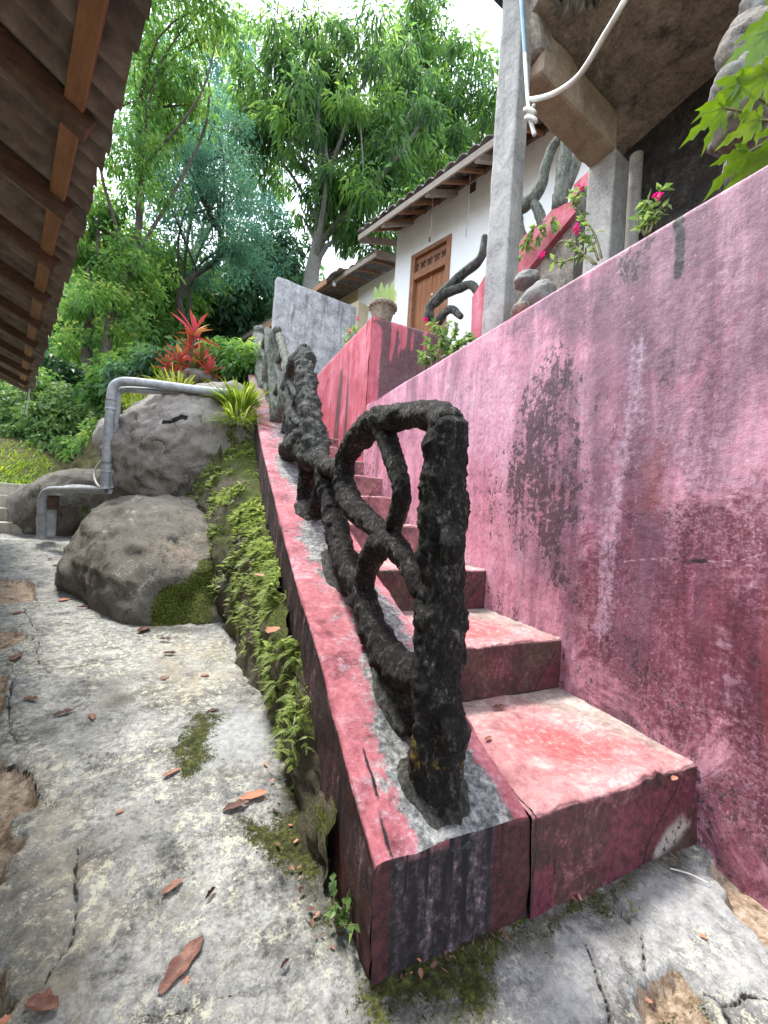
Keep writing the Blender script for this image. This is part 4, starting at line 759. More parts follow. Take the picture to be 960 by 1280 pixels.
r = np.random.default_rng(5); n = 17000
yi = (r.random(n)**.8*(ny-2)).astype(int); ui = (nr*(.12+.88*r.random(n)**.75)).clip(0, nr-1).astype(int); C = BANK[yi, ui]
keep = (fbm(C*6.5, 3, 97) > .515+.14*sstep(1.7, 1.2, C[:, 1])-.04*(C[:, 1] < 3.4)) & (C[:, 1] > 1.12); C = C[keep]
D = np.stack([-.6+r.normal(size=len(C))*.8, -.4+r.normal(size=len(C))*.8, .3+r.normal(size=len(C))*.5], 1)
V, Fc, t = frond(C, D, (.018+.032*r.random(len(C))**1.7)*(1+.13*C[:, 1]), 5)
tag(mesh('spikemoss', V, Fc, LF_FERN, attrs={'tint': t}), 'pale green feathery spikemoss covering the bank', 'ground cover', kind='stuff')
# ================================================================== PIPES
def pipe(name, label, runs, dep, rads, extra=()):
    p0 = at(*runs[0][0][:2], dep); root = thing(name, label, 'pipe', p0)
    for px, r in zip(runs, rads):
        pts = []
        for i, q in enumerate(px):
            d = q[2] if len(q) > 2 else dep; pts.append(at(q[0], q[1], d))
        o = mesh('pipe_run', *tube(pts, r, 16, .03, 0, capr=False), MAT_PVC, root, smooth=True)
    for (a, b, r) in extra:
        mesh('collar', *tube([at(*a), at(*b)], r, 16, .02, capr=False), MAT_PVC, root, smooth=True)
    return root
pipe('water_pipe', 'thick grey pipe pair rising beside the pale boulder and bending right along its top',
     [[(131, 611, 4.4), (134, 560, 4.4), (138, 510, 4.4), (139.5, 492, 4.4), (143, 482, 4.4), (152, 477, 4.4), (165, 477, 4.4), (200, 481, 4.46), (245, 487, 4.5), (290, 492, 4.5)],
      [(139, 610, 4.5), (142, 560, 4.5), (146, 510, 4.5), (147, 496, 4.5), (150, 489, 4.5), (158, 487, 4.5), (180, 488, 4.5), (215, 490, 4.56), (290, 496, 4.6)]], 4.4, [.047, .036],
     [((132.5, 590, 4.4), (133.3, 578, 4.4), .052), ((138.3, 512, 4.4), (138.8, 500, 4.4), .053)])
pipe('water_pipe', 'low grey pipe elbow crossing in front of the dark boulder down to the lane',
     [[(51, 673, 4.9), (52, 650, 4.9), (52.5, 628, 4.9), (55, 618, 4.9), (62, 613, 4.9), (80, 612, 4.8), (105, 612, 4.6), (136, 613, 4.46)], [(66, 614, 4.95), (90, 609, 4.9), (118, 611, 4.8), (134, 615, 4.6)]], 4.9, [.046, .034], [((51.6, 655, 4.9), (52, 643, 4.9), .051)])
st_ = thing('pipe_stub', 'short thick grey pipe stub with dark cap standing next to the low pipe elbow', 'pipe', at(62, 668, 5.1))
mesh('pipe_run', *tube([at(61, 670, 5.1), at(63, 636, 5.1)], .07, 18, .05, capr=False), MAT_PVC, st_, smooth=True)
mesh('cap', *tube([at(63, 637, 5.1), at(64, 619, 5.1)], .085, 18, .05, capr=False), MAT_CARVE, st_, smooth=True)
tag(mesh('plastic_hose', *tube([at(146, 562, 4.7), at(128, 575, 4.6), at(118, 590, 4.6), at(121, 605, 4.5), at(132, 612, 4.45)], .013, 8, .03), MAT_HOSE, base=at(132, 612, 4.45), smooth=True), 'thin pale plastic tube looping down beside the upright pipe', 'hose')
# ================================================================== FAR STEPS
fs = thing('concrete_steps', 'short flight of bare concrete steps at the far end of the lane', 'steps', PD*7.5+ND*-.3)
for k in range(4):
    z0 = .38; s0 = 7.48+k*.34; zc = z0+.185*(k+1)
    mesh('step', *boxg(PD*(s0+.4)+ND*(-.32)+ZD*(zc-.4), LANE, (.42, .8-.02*k, .4), .015, 14, .012, 5, k), MAT_STEPC, fs)
# ================================================================== HOUSE ON THE LEFT: OPEN EAVE OVER THE LANE
E0 = onZ(180, 0, 2.5); SL_ = .43
lh = thing('tiled_eave_house', 'brown house on the left, only its dark roof underside with rafters over the lane', 'house', E0-ND*1.2-ZD*2.5)
def lp(s, o, dz=0.): return E0+PD*(s-E0@PD)-ND*o+ZD*(SL_*o+dz)
s0, s1 = -1.2, 7.72
sv = np.arange(s0, s1, .0165); ov = np.r_[-.02, .02, np.arange(.1, 2.6, .1)]
G = np.array([[lp(s, o, .034*math.sin(2*math.pi*s/.132)+.02+.012*((int((s+50)/.66)) % 2)*(o > 0)) for o in ov] for s in sv]).reshape(-1, 3)
G = G+np.c_[ND*1.0][None, :, 0]*((fbm(G*np.array([9, 9, 0]), 2, 3)-.5)*.035)[:, None]*(np.tile(ov, len(sv)) < .06)[:, None]; G[:, 2] += (fbm(G*1.2, 2, 6)-.5)*.03
V, Fc = sheet(G.reshape(len(sv), len(ov), 3), .012); mesh('roof_sheet', V, Fc, MAT_SHEETR, lh, smooth=True)
RS_ = [1.36+.655*k for k in range(-4, 10)]
for s in RS_: mesh('rafter', *bar(lp(s, .05, -.055), lp(s, 2.5, -.055), .06, .085, .004), MAT_RAFT, lh)
for a, b in zip([s0]+RS_, RS_+[s1-.03]):
    if b-a > .1: mesh('batten', *boxg(lp((a+b)/2+.0, .105, -.028), frame(PD, ZD+ND*.43), ((b-a)/2-.034, .032, .012), .003), MAT_BATT, lh)
for o in (1.1, 2.2): mesh('purlin', *bar(lp(s0, o, -.125), lp(s1-.05, o, -.125), .08, .07), MAT_RAFT, lh)
mesh('wall', *boxg(lp((s0+s1)/2-.1, 1.25)*np.array([1, 1, 0])+ZD*1.35, LANE, ((s1-s0)/2-.4, .08, 1.55), .01), MAT_CREAM, lh)
mesh('verge_board', *bar(lp(s1-.01, .0, -.03), lp(s1-.01, 2.5, -.03), .02, .1), MAT_EAVE, lh)
tag(mesh('hanging_cord', *tube([lp(s1-.12, .02, -.02), lp(s1-.12, .03, -.2), lp(s1-.14, .04, -.42)], .008, 6, .05), MAT_HOSE, base=lp(s1-.12, .02, -.4), smooth=True), 'short frayed cord hanging from the far corner of the dark eave', 'cord')
# ================================================================== WHITE HOUSE
P0 = at(516, 322, 8.45)
def hp(x, y, off=0.): return onPlane(x, y, P0+ND*off, ND)
def hc(a, b, z): return P0+PD*(a-P0@PD)+ND*b+ZD*(z-P0[2])
def hbox(a0, a1, b0, b1, z0, z1, bev=.006, **k): return boxg(hc((a0+a1)/2, (b0+b1)/2, (z0+z1)/2), LANE, (abs(a1-a0)/2, abs(b1-b0)/2, abs(z1-z0)/2), bev, **k)
q = hp(497, 290); aC = float(q@PD); zT = max(q[2], hp(690, 150)[2])+.25
aD0, aD1 = float(hp(564, 296)@PD), float(hp(516, 322)@PD); zD1 = P0[2]; zD0 = zD1-2.75; zTr = float(hp(518, 346)[2])
wh = thing('white_house', 'white rendered house with brown double door and tiled eave above the steps', 'house', hc(aC-2.5, 1.5, 3.9))
a_r = aC-7.5
mb = MB(); mb.add(*hbox(aD1, aC, 0, .16, 2., zT)); mb.add(*hbox(a_r, aD0, 0, .16, 2., zT)); mb.add(*hbox(aD0+.001, aD1-.001, .003, .157, zD1, zT-.003)); mb.add(*hbox(aC-.16, aC-.002, .165, 4., 2., zT-.002)); mb.add(*hbox(aD0, aD1, .01, .15, 2., zD0))
mb.build('wall', MAT_WHITE, wh)
dr = mesh('door', *hbox(aD0+.09, aD1-.09, .08, .12, zD0, zTr-.06), MAT_DOOR, wh)
mid = (aD0+aD1)/2; mesh('meeting_stile', *hbox(mid-.025, mid+.025, .06, .08, zD0, zTr-.07), MAT_DOOR, dr)
for k in range(-3, 4):
    if k: mesh('plank_strip', *hbox(mid+k*.13-.008, mid+k*.13+.008, .072, .08, zD0, zTr-.07, .002), MAT_FRAME, dr)
mesh('latch', *hbox(mid-.07, mid-.04, .055, .078, zTr-.55, zTr-.5, .003), MAT_BULB, dr)
mb = MB()
for a0, a1, z0, z1 in [(aD0-.02, aD0+.09, zD0, zD1+.03), (aD1-.09, aD1+.02, zD0, zD1+.03), (aD0+.09, aD1-.09, zD1-.06, zD1+.03), (aD0+.09, aD1-.09, zTr-.09, zTr+.06)]: mb.add(*hbox(a0, a1, -.03, .1, z0, z1))
fr = mb.build('door_frame', MAT_FRAME, wh)
tr = mesh('transom', *hbox(aD0+.09, aD1-.09, .05, .08, zTr+.06, zD1-.06), MAT_FRAME, wh); mb = MB()
nS = 9; wS = (aD1-aD0-.18)/nS
for k in range(nS):                                              # carved scrolls of the fanlight
    ac = aD0+.09+wS*(k+.5); zc = (zTr+zD1)/2; t = np.linspace(0, 4.6, 14); f = 1 if k % 2 else -1
    mb.add(*tube([hc(ac+f*wS*.42*(.25+.16*u)*math.cos(u), .035, zc+wS*.85*(.25+.16*u)*math.sin(u)) for u in t], .011, 5, .02))
mb.build('carved_panel', MAT_CARVE, tr)
vent = mesh('vent', *hbox(float(hp(592, 236)@PD)-.05, float(hp(590, 236)@PD)+.04, -.012, .03, float(hp(591, 234)[2])-.1, float(hp(591, 234)[2])+.08), MAT_CARVE, wh)
# roof: eave 1 m out, rising to the wall and beyond
zW = float(hp(600, 215)[2])
bE = min(np.arange(-1.6, -.3, .02), key=lambda b: abs(float(hp(525, 238, b)[2])-.62*b*-1*-1-zW+0.0) if False else abs(float(hp(525, 238, b)[2])+.62*(-b)-zW))
qe = hp(446, 300, bE); zE = float(hp(525, 238, bE)[2]); aE = float(qe@PD); SR = .62
av = np.arange(a_r, aE, .025); bv = np.r_[bE, bE+.04, np.arange(bE+.12, 3.2, .12)]
TP = .235
G = np.array([[hc(a, b, zE+SR*(b-bE)+.085*abs(math.cos(math.pi*a/TP))**.8+.04*((((b-bE)/.36) % 1) < .34)) for b in bv] for a in av])
rf = mesh('roof', *sheet(G, .02), MAT_TILE, wh, smooth=False)
mesh('fascia', *bar(hc(a_r, bE+.03, zE-.05), hc(aE-.02, bE+.03, zE-.05), .035, .12), MAT_EAVE, rf)
mesh('verge_board', *bar(hc(aE-.05, bE+.05, zE-.07), hc(aE-.05, 2.5, zE-.07+SR*2.45), .04, .14), MAT_EAVE, rf)
for a in np.arange(a_r+.2, aE-.1, .36): mesh('rafter', *bar(hc(a, bE+.06, zE-.045), hc(a, .02, zE-.045+SR*(-bE-.04)), .05, .06), MAT_FRAME, rf)
for px in ((481, 272), (537, 228), (600, 176)):
    a = float(hp(px[0], px[1], bE+.1)@PD); mesh('bracket', *bar(hc(a, bE+.04, zE-.1), hc(a, .02, zE-.1+SR*(-bE-.02)), .1, .1), MAT_EAVE, rf)
mesh('wall_plate', *hbox(a_r, aC+.05, -.08, -.005, zW-.1, zW+.06), MAT_RAFT, wh)
for nm, px, L in (('hanging_bulb_cord', (541, 240), .9), ('thin_wire', (588, 212), 1.2)):
    p = hp(px[0], px[1], -.5); root = thing('pull_cord' if L < 1 else 'dangling_wire', 'white bulb holder with thin cord hanging under the eave above the door' if L < 1 else 'long thin wire dangling under the eave close to the tall pillar', 'lamp' if L < 1 else 'wire', p)
    mesh('cord', *tube([p, p-ZD*L*.5+ND*.02, p-ZD*L], .012 if L < 1 else .007, 6, .1), MAT_WIRE, root, smooth=True)
    if L < 1: mesh('bulb_holder', *tube([p+ZD*.08, p+ZD*.02, p-ZD*.05, p-ZD*.1], [.05, .07, .06, .03], 12, .03), MAT_BULB, root, smooth=True); mesh('weight', *tube([p-ZD*(L-.02), p-ZD*(L+.05)], .02, 8, .02), MAT_CARVE, root)
# lower neighbouring house behind
lo = thing('low_house', 'low cream and grey house with a sagging tiled eave left of the white house', 'house', hc(aC+3, 2, 3.9))
bL = .45; zl = float(hp(440, 333, -.35)[2])
aY = float(hp(447, 372, bL)@PD)
mesh('grey_wall', *hbox(aC+.05, aY, bL, bL+.15, 2., zl+.1), MAT_WHITE, lo); mesh('cream_wall', *hbox(aY+.002, aY+5.5, bL+.01, bL+.14, 2., zl+.1), MAT_CREAM, lo)
al0 = float(hp(470, 318, -.35)@PD)
av = np.arange(al0, aY+5.5, .03); bv = np.r_[-.35, -.3, np.arange(-.2, 1.8, .15)]
G = np.array([[hc(a, b, zl+.34*(b+.35)+.05*abs(math.cos(math.pi*a/TP))**.7-.0*a) for b in bv] for a in av]); rf2 = mesh('roof', *sheet(G, .02), MAT_TILE, lo)
mesh('fascia', *bar(hc(al0, -.32, zl-.05), hc(aY+5.4, -.32, zl-.05), .035, .12), MAT_EAVE, rf2); mesh('verge_board', *bar(hc(al0+.02, -.33, zl-.05), hc(al0+.02, 1.7, zl-.05+.34*2.03), .05, .16), MAT_EAVE, rf2)
for a in np.arange(al0+.3, aY+5, .5): mesh('rafter', *bar(hc(a, -.3, zl-.04), hc(a, bL+.05, zl-.04+.34*.75), .05, .06), MAT_FRAME, rf2)
pb = hp(418, 352, -.3); tag(mesh('eave_bulb', *tube([pb+ZD*.15, pb+ZD*.05, pb, pb-ZD*.1], [.01, .012, .05, .04], 10, .03), MAT_BULB, base=pb, smooth=True), 'small round bulb hanging from the eave of the low cream house', 'lamp')
# hut roof far left behind the grey wall
h0 = at(296, 436, 13); h1 = at(352, 392, 11.2); dH = (h1-h0)*np.array([1, 1, 0]); LH = np.linalg.norm(dH); dH /= LH; nH = np.array([-dH[1], dH[0], 0]); nH = nH if nH@VH > 0 else -nH
hut = thing('shed', 'small distant shed roof of brown tiles peeking out behind the end of the railing', 'shed', np.array([h1[0], h1[1], 3.])+nH)
G = np.array([[h0+dH*t*(LH+2.5)+ZD*((h1[2]-h0[2])*t*(LH+2.5)/LH)+nH*b+ZD*(.25*b+.05*abs(math.cos(t*40))) for b in np.linspace(0, 2, 8)] for t in np.linspace(0, 1, 90)])
mesh('roof', *sheet(G, .04), MAT_TILE, hut); mesh('fascia', *bar(h0-ZD*.08, h1+dH*2-ZD*.08+ZD*((h1[2]-h0[2])*2/LH), .05, .14), MAT_BATT, hut)
mesh('wall', *boxg(h1+dH*1.+nH*1.2-ZD*1.2, np.array([dH, nH, ZD]), (1.6, .6, 1.), .01), MAT_CREAM, hut)
# ================================================================== UPPER STAIR PARAPET AND ITS BRANCHES
oB = -1.5
up = thing('upper_stair', 'pink sided upper stair with brown soffit rising right in front of the white house', 'staircase', hp(640, 400, oB))
pp = np.array([hp(x, y, oB) for x, y in [(628, 362), (655, 343), (700, 288), (745, 234), (800, 168), (800, 140), (745, 205), (717, 231), (717, 250), (690, 262), (668, 286), (640, 304), (622, 318)]])
mesh('parapet', *extrude(pp, ND*.14), MAT_PAR, up, attrs=dict(grime=np.full(2*len(pp), .05)))
sp_ = np.array([hp(x, y, oB+.1) for x, y in [(640, 360), (657, 342), (702, 287), (747, 233), (800, 168), (800, 330), (690, 420), (650, 420)]])
mesh('soffit', *extrude(sp_, ND*.9), MAT_SCONC, up)
np_ = np.array([hp(x, y, oB-.25) for x, y in [(588, 440), (590, 372), (606, 345), (616, 340), (616, 440)]]); mesh('newel', *extrude(np_, ND*.3), MAT_PAR, up, attrs=dict(grime=np.full(2*len(np_), .05)))
ub = thing('branch_railing', 'pale grey green cement branches forming the railing of the upper stair against the white wall', 'railing', hp(668, 290, oB+.07))
for i, px in enumerate([[(640, 268, 9), (652, 258, 9), (666, 248, 8), (676, 232, 7), (682, 209, 6.5), (691, 184, 6), (706, 166, 5)], [(699, 258, 10), (702, 235, 9), (705, 205, 9), (709, 178, 8), (711, 160, 8)], [(706, 240, 6), (714, 222, 6), (721, 203, 6), (728, 184, 5.5), (740, 170, 5)], [(664, 250, 5), (672, 262, 6), (678, 280, 6), (680, 292, 5)], [(646, 262, 6), (651, 285, 5), (654, 300, 5), (648, 316, 4)]]):
    pts = [hp(x, y, oB+.05) for x, y, _ in px]; rr_ = [h*float((p-CAM)@FW)/F for (_, _, h), p in zip(px, pts)]
    V, Fc = tube(pts, rr_, 14, .04, .2, 6, 40+i); mesh('branch', V, Fc, MAT_ROOT3, ub, attrs=dict(spot=np.zeros(len(V))), smooth=True)
ub = thing('branch_railing', 'grey cement branches curving in front of the brown door beside the tall pillar', 'railing', hp(545, 400, -1.6))
for i, px in enumerate([[(536, 398, 6), (538, 384, 6), (550, 370, 6), (566, 354, 6), (582, 340, 6), (596, 329, 5.5), (603, 318, 5), (606, 296, 4)], [(544, 380, 5), (556, 368, 6), (575, 360, 5.5), (588, 356, 5), (596, 364, 5), (598, 378, 4.5)], [(548, 402, 5), (556, 391, 5), (566, 387, 5), (576, 396, 4)]]):
    pts = [hp(x, y, -1.6) for x, y, _ in px]; rr_ = [h*float((p-CAM)@FW)/F for (_, _, h), p in zip(px, pts)]
    V, Fc = tube(pts, rr_, 14, .04, .22, 6, 50+i); mesh('branch', V, Fc, MAT_ROOT2, ub, attrs=dict(spot=np.zeros(len(V))), smooth=True)
# ================================================================== CONCRETE CANOPY
cn = thing('concrete_canopy', 'old brown concrete slab on grey pillars overhead right, above the stained wall', 'canopy', (1.76, 2.27, 2.1))
pA = np.array([1.765, 2.27, 0]); pB = np.array([3.02, 2.47, 0]); dB = (pB-pA)/np.linalg.norm(pB-pA); nB = np.array([dB[1], -dB[0], 0]); BX = np.array([dB, nB, ZD])
mesh('pillar', *boxg(pA+ZD*3.4, LANE, (.085, .085, 1.42), .014, 26, .008, 7, 3), MAT_PCONC, cn)
mesh('pillar', *boxg(pB+ZD*3.15, BX, (.12, .12, 1.12), .014, 18, .008, 7, 4), MAT_PCONC, cn)
mesh('beam', *boxg((pA+pB)/2+dB*.02+ZD*4.42, BX, (.52, .12, .17), .03, 16, .025, 5, 5), MAT_TCONC, cn)
mesh('haunch', *boxg(pA+dB*.16+nB*.02+ZD*4.55, frame(dB+ZD*.4), (.12, .1, .16), .03, 6, .03, 6, 6), MAT_SCONC, cn)
# slab with a broken hole near its corner
xs = np.linspace(1.80, 4.6, 74); yk_ = np.linspace(-.6, 2.62, 82); hole = np.array([onZ(x, y, 4.62)[:2] for x, y in [(688, -60), (684, 2), (697, 14), (700, 30), (722, 18), (757, 4), (775, -60)]])
NX, NY = len(xs), len(yk_); XX, YY = np.meshgrid(xs, yk_, indexing='ij'); P = np.stack([XX.ravel(), YY.ravel(), np.full(NX*NY, 4.6)], 1); P[:, 2] += (fbm(P*4, 4, 8)-.5)*.05; P[:, 1] = -.6+(P[:, 1]+.6)*(2.95+.16*(P[:, 0]-1.77))/3.22
sdh = poly_sd(P+np.stack([fbm(P*9, 3, 1)-.5, fbm(P*9, 3, 2)-.5, 0*P[:, 0]], 1)*.12, hole); gf = grid_faces(NX, NY); ok = (sdh[gf] > 0).any(1); gf = gf[ok]
n = len(P); edges = {}
for f in gf:
    for a, b in zip(f, np.roll(f, -1)): edges[(a, b)] = 1
rim = [(a, b) for (a, b) in edges if (b, a) not in edges]
V = np.vstack([P, P+ZD*.14]); Fc = [tuple(f[::-1]) for f in gf]+[tuple(f+n) for f in gf]+[(a, b, b+n, a+n) for a, b in rim]
mesh('slab', V, Fc, MAT_SCONC, cn)
mesh('hole_backing', *boxg(np.array([2.05, 1.95, 4.85]), XYZ, (.45, .45, .01), .004, 10, .05, 3, 3), MAT_BLUE, cn)  # dark blue sheet standing in for the dark gap of the hole
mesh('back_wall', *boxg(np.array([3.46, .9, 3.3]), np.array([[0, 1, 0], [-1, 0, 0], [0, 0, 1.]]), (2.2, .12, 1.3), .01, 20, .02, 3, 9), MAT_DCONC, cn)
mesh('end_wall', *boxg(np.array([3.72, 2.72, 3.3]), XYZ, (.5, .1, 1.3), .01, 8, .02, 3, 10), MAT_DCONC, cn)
p1, p2 = at(793, 245, 3.55), at(803, 305, 3.55)
tag(mesh('drain_pipe', *tube([np.array([p1[0], p1[1], 4.42]), np.array([p1[0], p1[1], 2.2])], .055, 16, .2, capr=False), MAT_PCONC, base=(p1[0], p1[1], 2.2), smooth=True), 'round grey pipe standing right behind the short canopy pillar', 'pipe')
tag(mesh('timber_brace', *bar(at(787, 195, 3.75), at(822, 300, 3.6), .1, .12), MAT_TCONC, base=at(822, 300, 3.6)), 'tan slanting brace in the dark space right of the round grey pipe', 'brace')
# stone column at the right
rc = thing('stone_column', 'rough grey rubble stone column at the right behind the lobed leaves', 'column', (1.95, .87, 2.0))
for i, (x, y, rx, ry, dd) in enumerate([(935, 60, 30, 34, 1.5), (925, 105, 26, 28, 1.47), (958, 110, 30, 36, 1.53), (930, 150, 28, 30, 1.5), (965, 165, 30, 36, 1.55), (945, 195, 34, 30, 1.55), (975, 50, 34, 40, 1.6), (950, 235, 40, 34, 1.6), (965, 0, 34, 40, 1.6)]):
    o = rock('stone', None, (x, y), dd, rx, ry, i*.7, .11, MAT_ROCKW if i % 3 else MAT_ROCKL, 60+i, sub=4, flat=.9, rough=.5)
    del o['category']; o.location = np.array(o.location)-np.array(rc.location); o.parent = rc
# hose with knot
hz_ = thing('knotted_hose', 'dirty white hose looping from the slab, knotted at its low end beside the pillar', 'hose', onX(663, 130, 1.62))
mesh('hose', *tube([np.array([2.3, 1.25, 4.62]), np.array([2.05, 1.2, 4.3]), onX(798, -40, 1.68), onX(780, 2, 1.62), onX(752, 50, 1.62), (onX(725, 93, 1.62)), onX(700, 113, 1.62), onX(678, 122, 1.62), onX(660, 125, 1.62)], .014, 12, .02, .05, 20), MAT_HOSE, hz_, smooth=True)
mesh('rope', *tube([onX(649, -30, 1.62), onX(652, 10, 1.62), onX(656, 70, 1.62)], .011, 10, .02), MAT_ROPE, hz_, smooth=True)
mesh('hose_end', *tube([onX(656, 68, 1.62), onX(658, 100, 1.62), onX(660, 128, 1.61), onX(663, 150, 1.61), onX(668, 168, 1.61)], .012, 12, .02, .05, 20), MAT_HOSE, hz_, smooth=True)
kn = []
for t in np.linspace(0, 4*math.pi, 40): kn.append(onX(661+6.*math.cos(t)+t*.25, 132+t*1.6+3*math.sin(t), 1.605+.022*math.sin(t)))
mesh('knot', *tube(kn, .011, 8, .01), MAT_HOSE, hz_, smooth=True)
# ================================================================== POT PLANT, SHRUBS AND SMALL PLANTS
pc = onX(472, 396, 1.66); k = float((pc-CAM)@FW)/F; zb = 3.305
pc = np.array([1.70, YB+.16, zb]); k = float((pc-CAM)@FW)/F
pp = thing('potted_snake_plant', 'ribbed clay pot of upright yellow green snake plant on the corner of the pink parapet', 'plant', pc)
prof = [(0, .0), (9.5, 0), (10.5, 2), (13, 12), (15, 19), (16.2, 20), (16.2, 25), (15, 26), (13.5, 25.5), (12.5, 20), (0, 20)]
nS = 40; V = np.array([[(pc[0]+r_*k*math.cos(t)*(1+(.05*math.cos(t*10) if 19 < h < 26 else 0)), pc[1]+r_*k*math.sin(t)*(1+(.05*math.cos(t*10) if 19 < h < 26 else 0)), pc[2]+h*k*1.05) for t in np.linspace(0, 2*math.pi, nS, endpoint=False)] for r_, h in prof])
po = mesh('pot', V.reshape(-1, 3), grid_faces(len(prof), nS, True), MAT_CLAY, pp, smooth=True)
mb = MB()
for t in np.linspace(0, 2*math.pi, 16, endpoint=False): mb.add(*tube([pc+np.array([math.cos(t)*16.4*k, math.sin(t)*16.4*k, 25*k]), pc+np.array([math.cos(t+.15)*16.8*k, math.sin(t+.15)*16.8*k, 21*k])], 1.8*k, 6, .02))
mb.build('scalloped_rim', MAT_CLAY, po, smooth=True)
for i, (dx, dy, hgt, lx) in enumerate([(-6, 0, 30, -.18), (-2, 3, 38, -.05), (2, -2, 33, .06), (6, 1, 40, .14), (0, 5, 26, .0), (-5, 4, 24, -.25), (8, 3, 30, .25)]):
    lb = LB(); V, Fc = blade(pc+RR*dx*k+VH*dy*k+ZD*20*k, ZD+RR*lx+VH*.05, VH, hgt*k, 8.5*k, -.02, 8, .1); lb.leaf(V, Fc, .35+.09*i); lb.build('leaf', LF_SANS, pp)
def sprig(name, label, base_pts, lm, seed, leafL, n_leaf, cat='plant', group=None, flowers=(), dep=None, sr=.006, wr=.45, droop=.25, tintb=.5):
    """small shrub: each entry is a stem polyline in world space; leaves along its upper part"""
    r = np.random.default_rng(seed); root = thing(name, label, cat, base_pts[0][0], group); mb = MB(); C, D = [], []
    for pts in base_pts:
        pts = [np.array(p, float) for p in pts]; mb.add(*tube(pts, np.linspace(sr, sr*.4, len(pts)), 6, .03)); cl = crom(np.array(pts), .01); m0 = int(len(cl)*.25)
        for _ in range(n_leaf):
            i = r.integers(m0, len(cl)); t_ = cl[min(i+1, len(cl)-1)]-cl[max(i-1, 0)]; t_ /= np.linalg.norm(t_)+1e-9; C.append(cl[i]); D.append(unit(r.normal(size=(1, 3)))[0]*.9+t_*.6)
    C, D = np.array(C), np.array(D); N = r.normal(size=C.shape)*.4+ZD; s = .6+.7*r.random(len(C))
    V, Fc = leaf_quads(C, D, N, leafL*s, leafL*wr*s, .12, droop)
    mb.build('stem', MAT_STEM, root, smooth=True); mesh('leaves', V, Fc, lm, root, attrs={'tint': np.repeat(np.clip(tintb+r.normal(size=len(C))*.25, 0, 1), 5)})
    for c in flowers:
        fb = LB(); c = np.array(c)
        for j in range(9):
            d = unit(r.normal(size=(1, 3)))[0]; Vq, Fq = leaf_quads(c[None]+d*.004, d[None], ZD[None]+d[None]*.3, np.array([leafL*.42]), np.array([leafL*.4]), .1, .1); fb.leaf(Vq, [tuple(f) for f in Fq], r.random())
        fb.build('flower', LF_PINK, root)
    return root
def st(px, X=1.62): return [onX(x, y, X+(i*.012)) for i, (x, y) in enumerate(px)]
sprig('flowering_shrub', 'leggy plant with deep pink blooms on the wall top before the short canopy pillar', [st([(752, 322), (742, 290), (722, 262), (712, 238)]), st([(745, 330), (730, 320), (700, 328), (688, 322)]), st([(748, 325), (738, 300), (725, 292)]), st([(742, 330), (722, 310), (706, 300)]), st([(720, 262), (716, 252), (730, 232)])], LF_BRIGHT, 3, .045, 26, flowers=[onX(727, 232, 1.6), onX(722, 288, 1.6), onX(720, 284, 1.6), onX(678, 318, 1.6)], tintb=.75)
sprig('flowering_shrub', 'leafy plant with small reddish buds on the wall top right of the round pipe', [st([(808, 292), (812, 268), (822, 250), (826, 238)]), st([(800, 290), (812, 275), (834, 255)]), st([(806, 294), (800, 280), (796, 268)]), st([(812, 290), (818, 268), (808, 250)])], LF_BRIGHT, 4, .05, 22, flowers=[onX(822, 246, 1.6)], tintb=.8)
sprig('leafy_shrub', 'bright green small leaved bush leaning over the wall top near the door', [st([(535, 462), (545, 440), (548, 415), (540, 402)], 1.75), st([(530, 465), (530, 450), (524, 440)], 1.75), st([(545, 458), (560, 430), (572, 410)], 1.75), st([(550, 455), (570, 435), (584, 418)], 1.75), st([(540, 460), (538, 440), (534, 425)], 1.75), st([(560, 445), (580, 430), (590, 425)], 1.75), st([(545, 455), (555, 420), (560, 402)], 1.75)], LF_BRIGHT, 5, .075, 52, flowers=[onX(532, 400, 1.75)], tintb=.6)
sprig('flowering_shrub', 'small plant with a magenta bloom peeping over the parapet by the grey wall', [st([(436, 432), (438, 420), (434, 408)], 1.7), st([(442, 430), (446, 418), (444, 408)], 1.7), st([(440, 432), (432, 424), (428, 418)], 1.7)], LF_BRIGHT, 6, .09, 20, flowers=[onX(438, 413, 1.7), onX(447, 398, 1.7)], tintb=.8)
sprig('trailing_plant', 'pale leaved creeper trailing over the pink upper stair beside the pillar', [[hp(x, y, oB-.1-.02*i) for i, (x, y) in enumerate(p)] for p in ([(690, 262), (680, 280), (672, 300)], [(684, 275), (668, 285), (656, 300), (650, 322)], [(676, 280), (662, 290), (658, 310)], [(690, 268), (692, 285)])], LF_BRIGHT, 7, .09, 20, tintb=.85, wr=.6)
# red cordyline
cb = at(236, 478, 5.9); cd = thing('cordyline', 'red and orange strap leaved plant standing on top of the boulders', 'plant', cb); mb = MB(); r = np.random.default_rng(9)
for i, (x, y, L, tb) in enumerate([(243, 405, .42, .62), (238, 425, .4, .45), (225, 440, .34, .3), (252, 440, .36, .4), (210, 447, .3, .3), (262, 452, .28, .35), (240, 455, .34, .2), (228, 462, .3, .2)]):
    h = at(x, y+9, 5.9+.15*math.sin(i*2)); mb.add(*tube([cb+RR*(x-236)*.004, (cb+h)/2, h], [.02, .016, .012], 7, .06)); lb = LB()
    for j in range(17):
        a = j*2.4; el = -.1+1.4*(j/17)**.9; d = (RR*math.cos(a)+VH*math.sin(a))*math.cos(el)+ZD*math.sin(el); V, Fc = blade(h-ZD*.02*(17-j)*.3, d, ZD, L*(.6+.5*r.random()), .06, .25*(1-el/1.6), 6, .2); lb.leaf(V, Fc, np.clip(tb+.35*(j/17)-.12+r.normal()*.3, 0, 1))
    lb.build('leaf_rosette', LF_RED, cd)
mb.build('stem', MAT_TRUNK, cd, smooth=True)
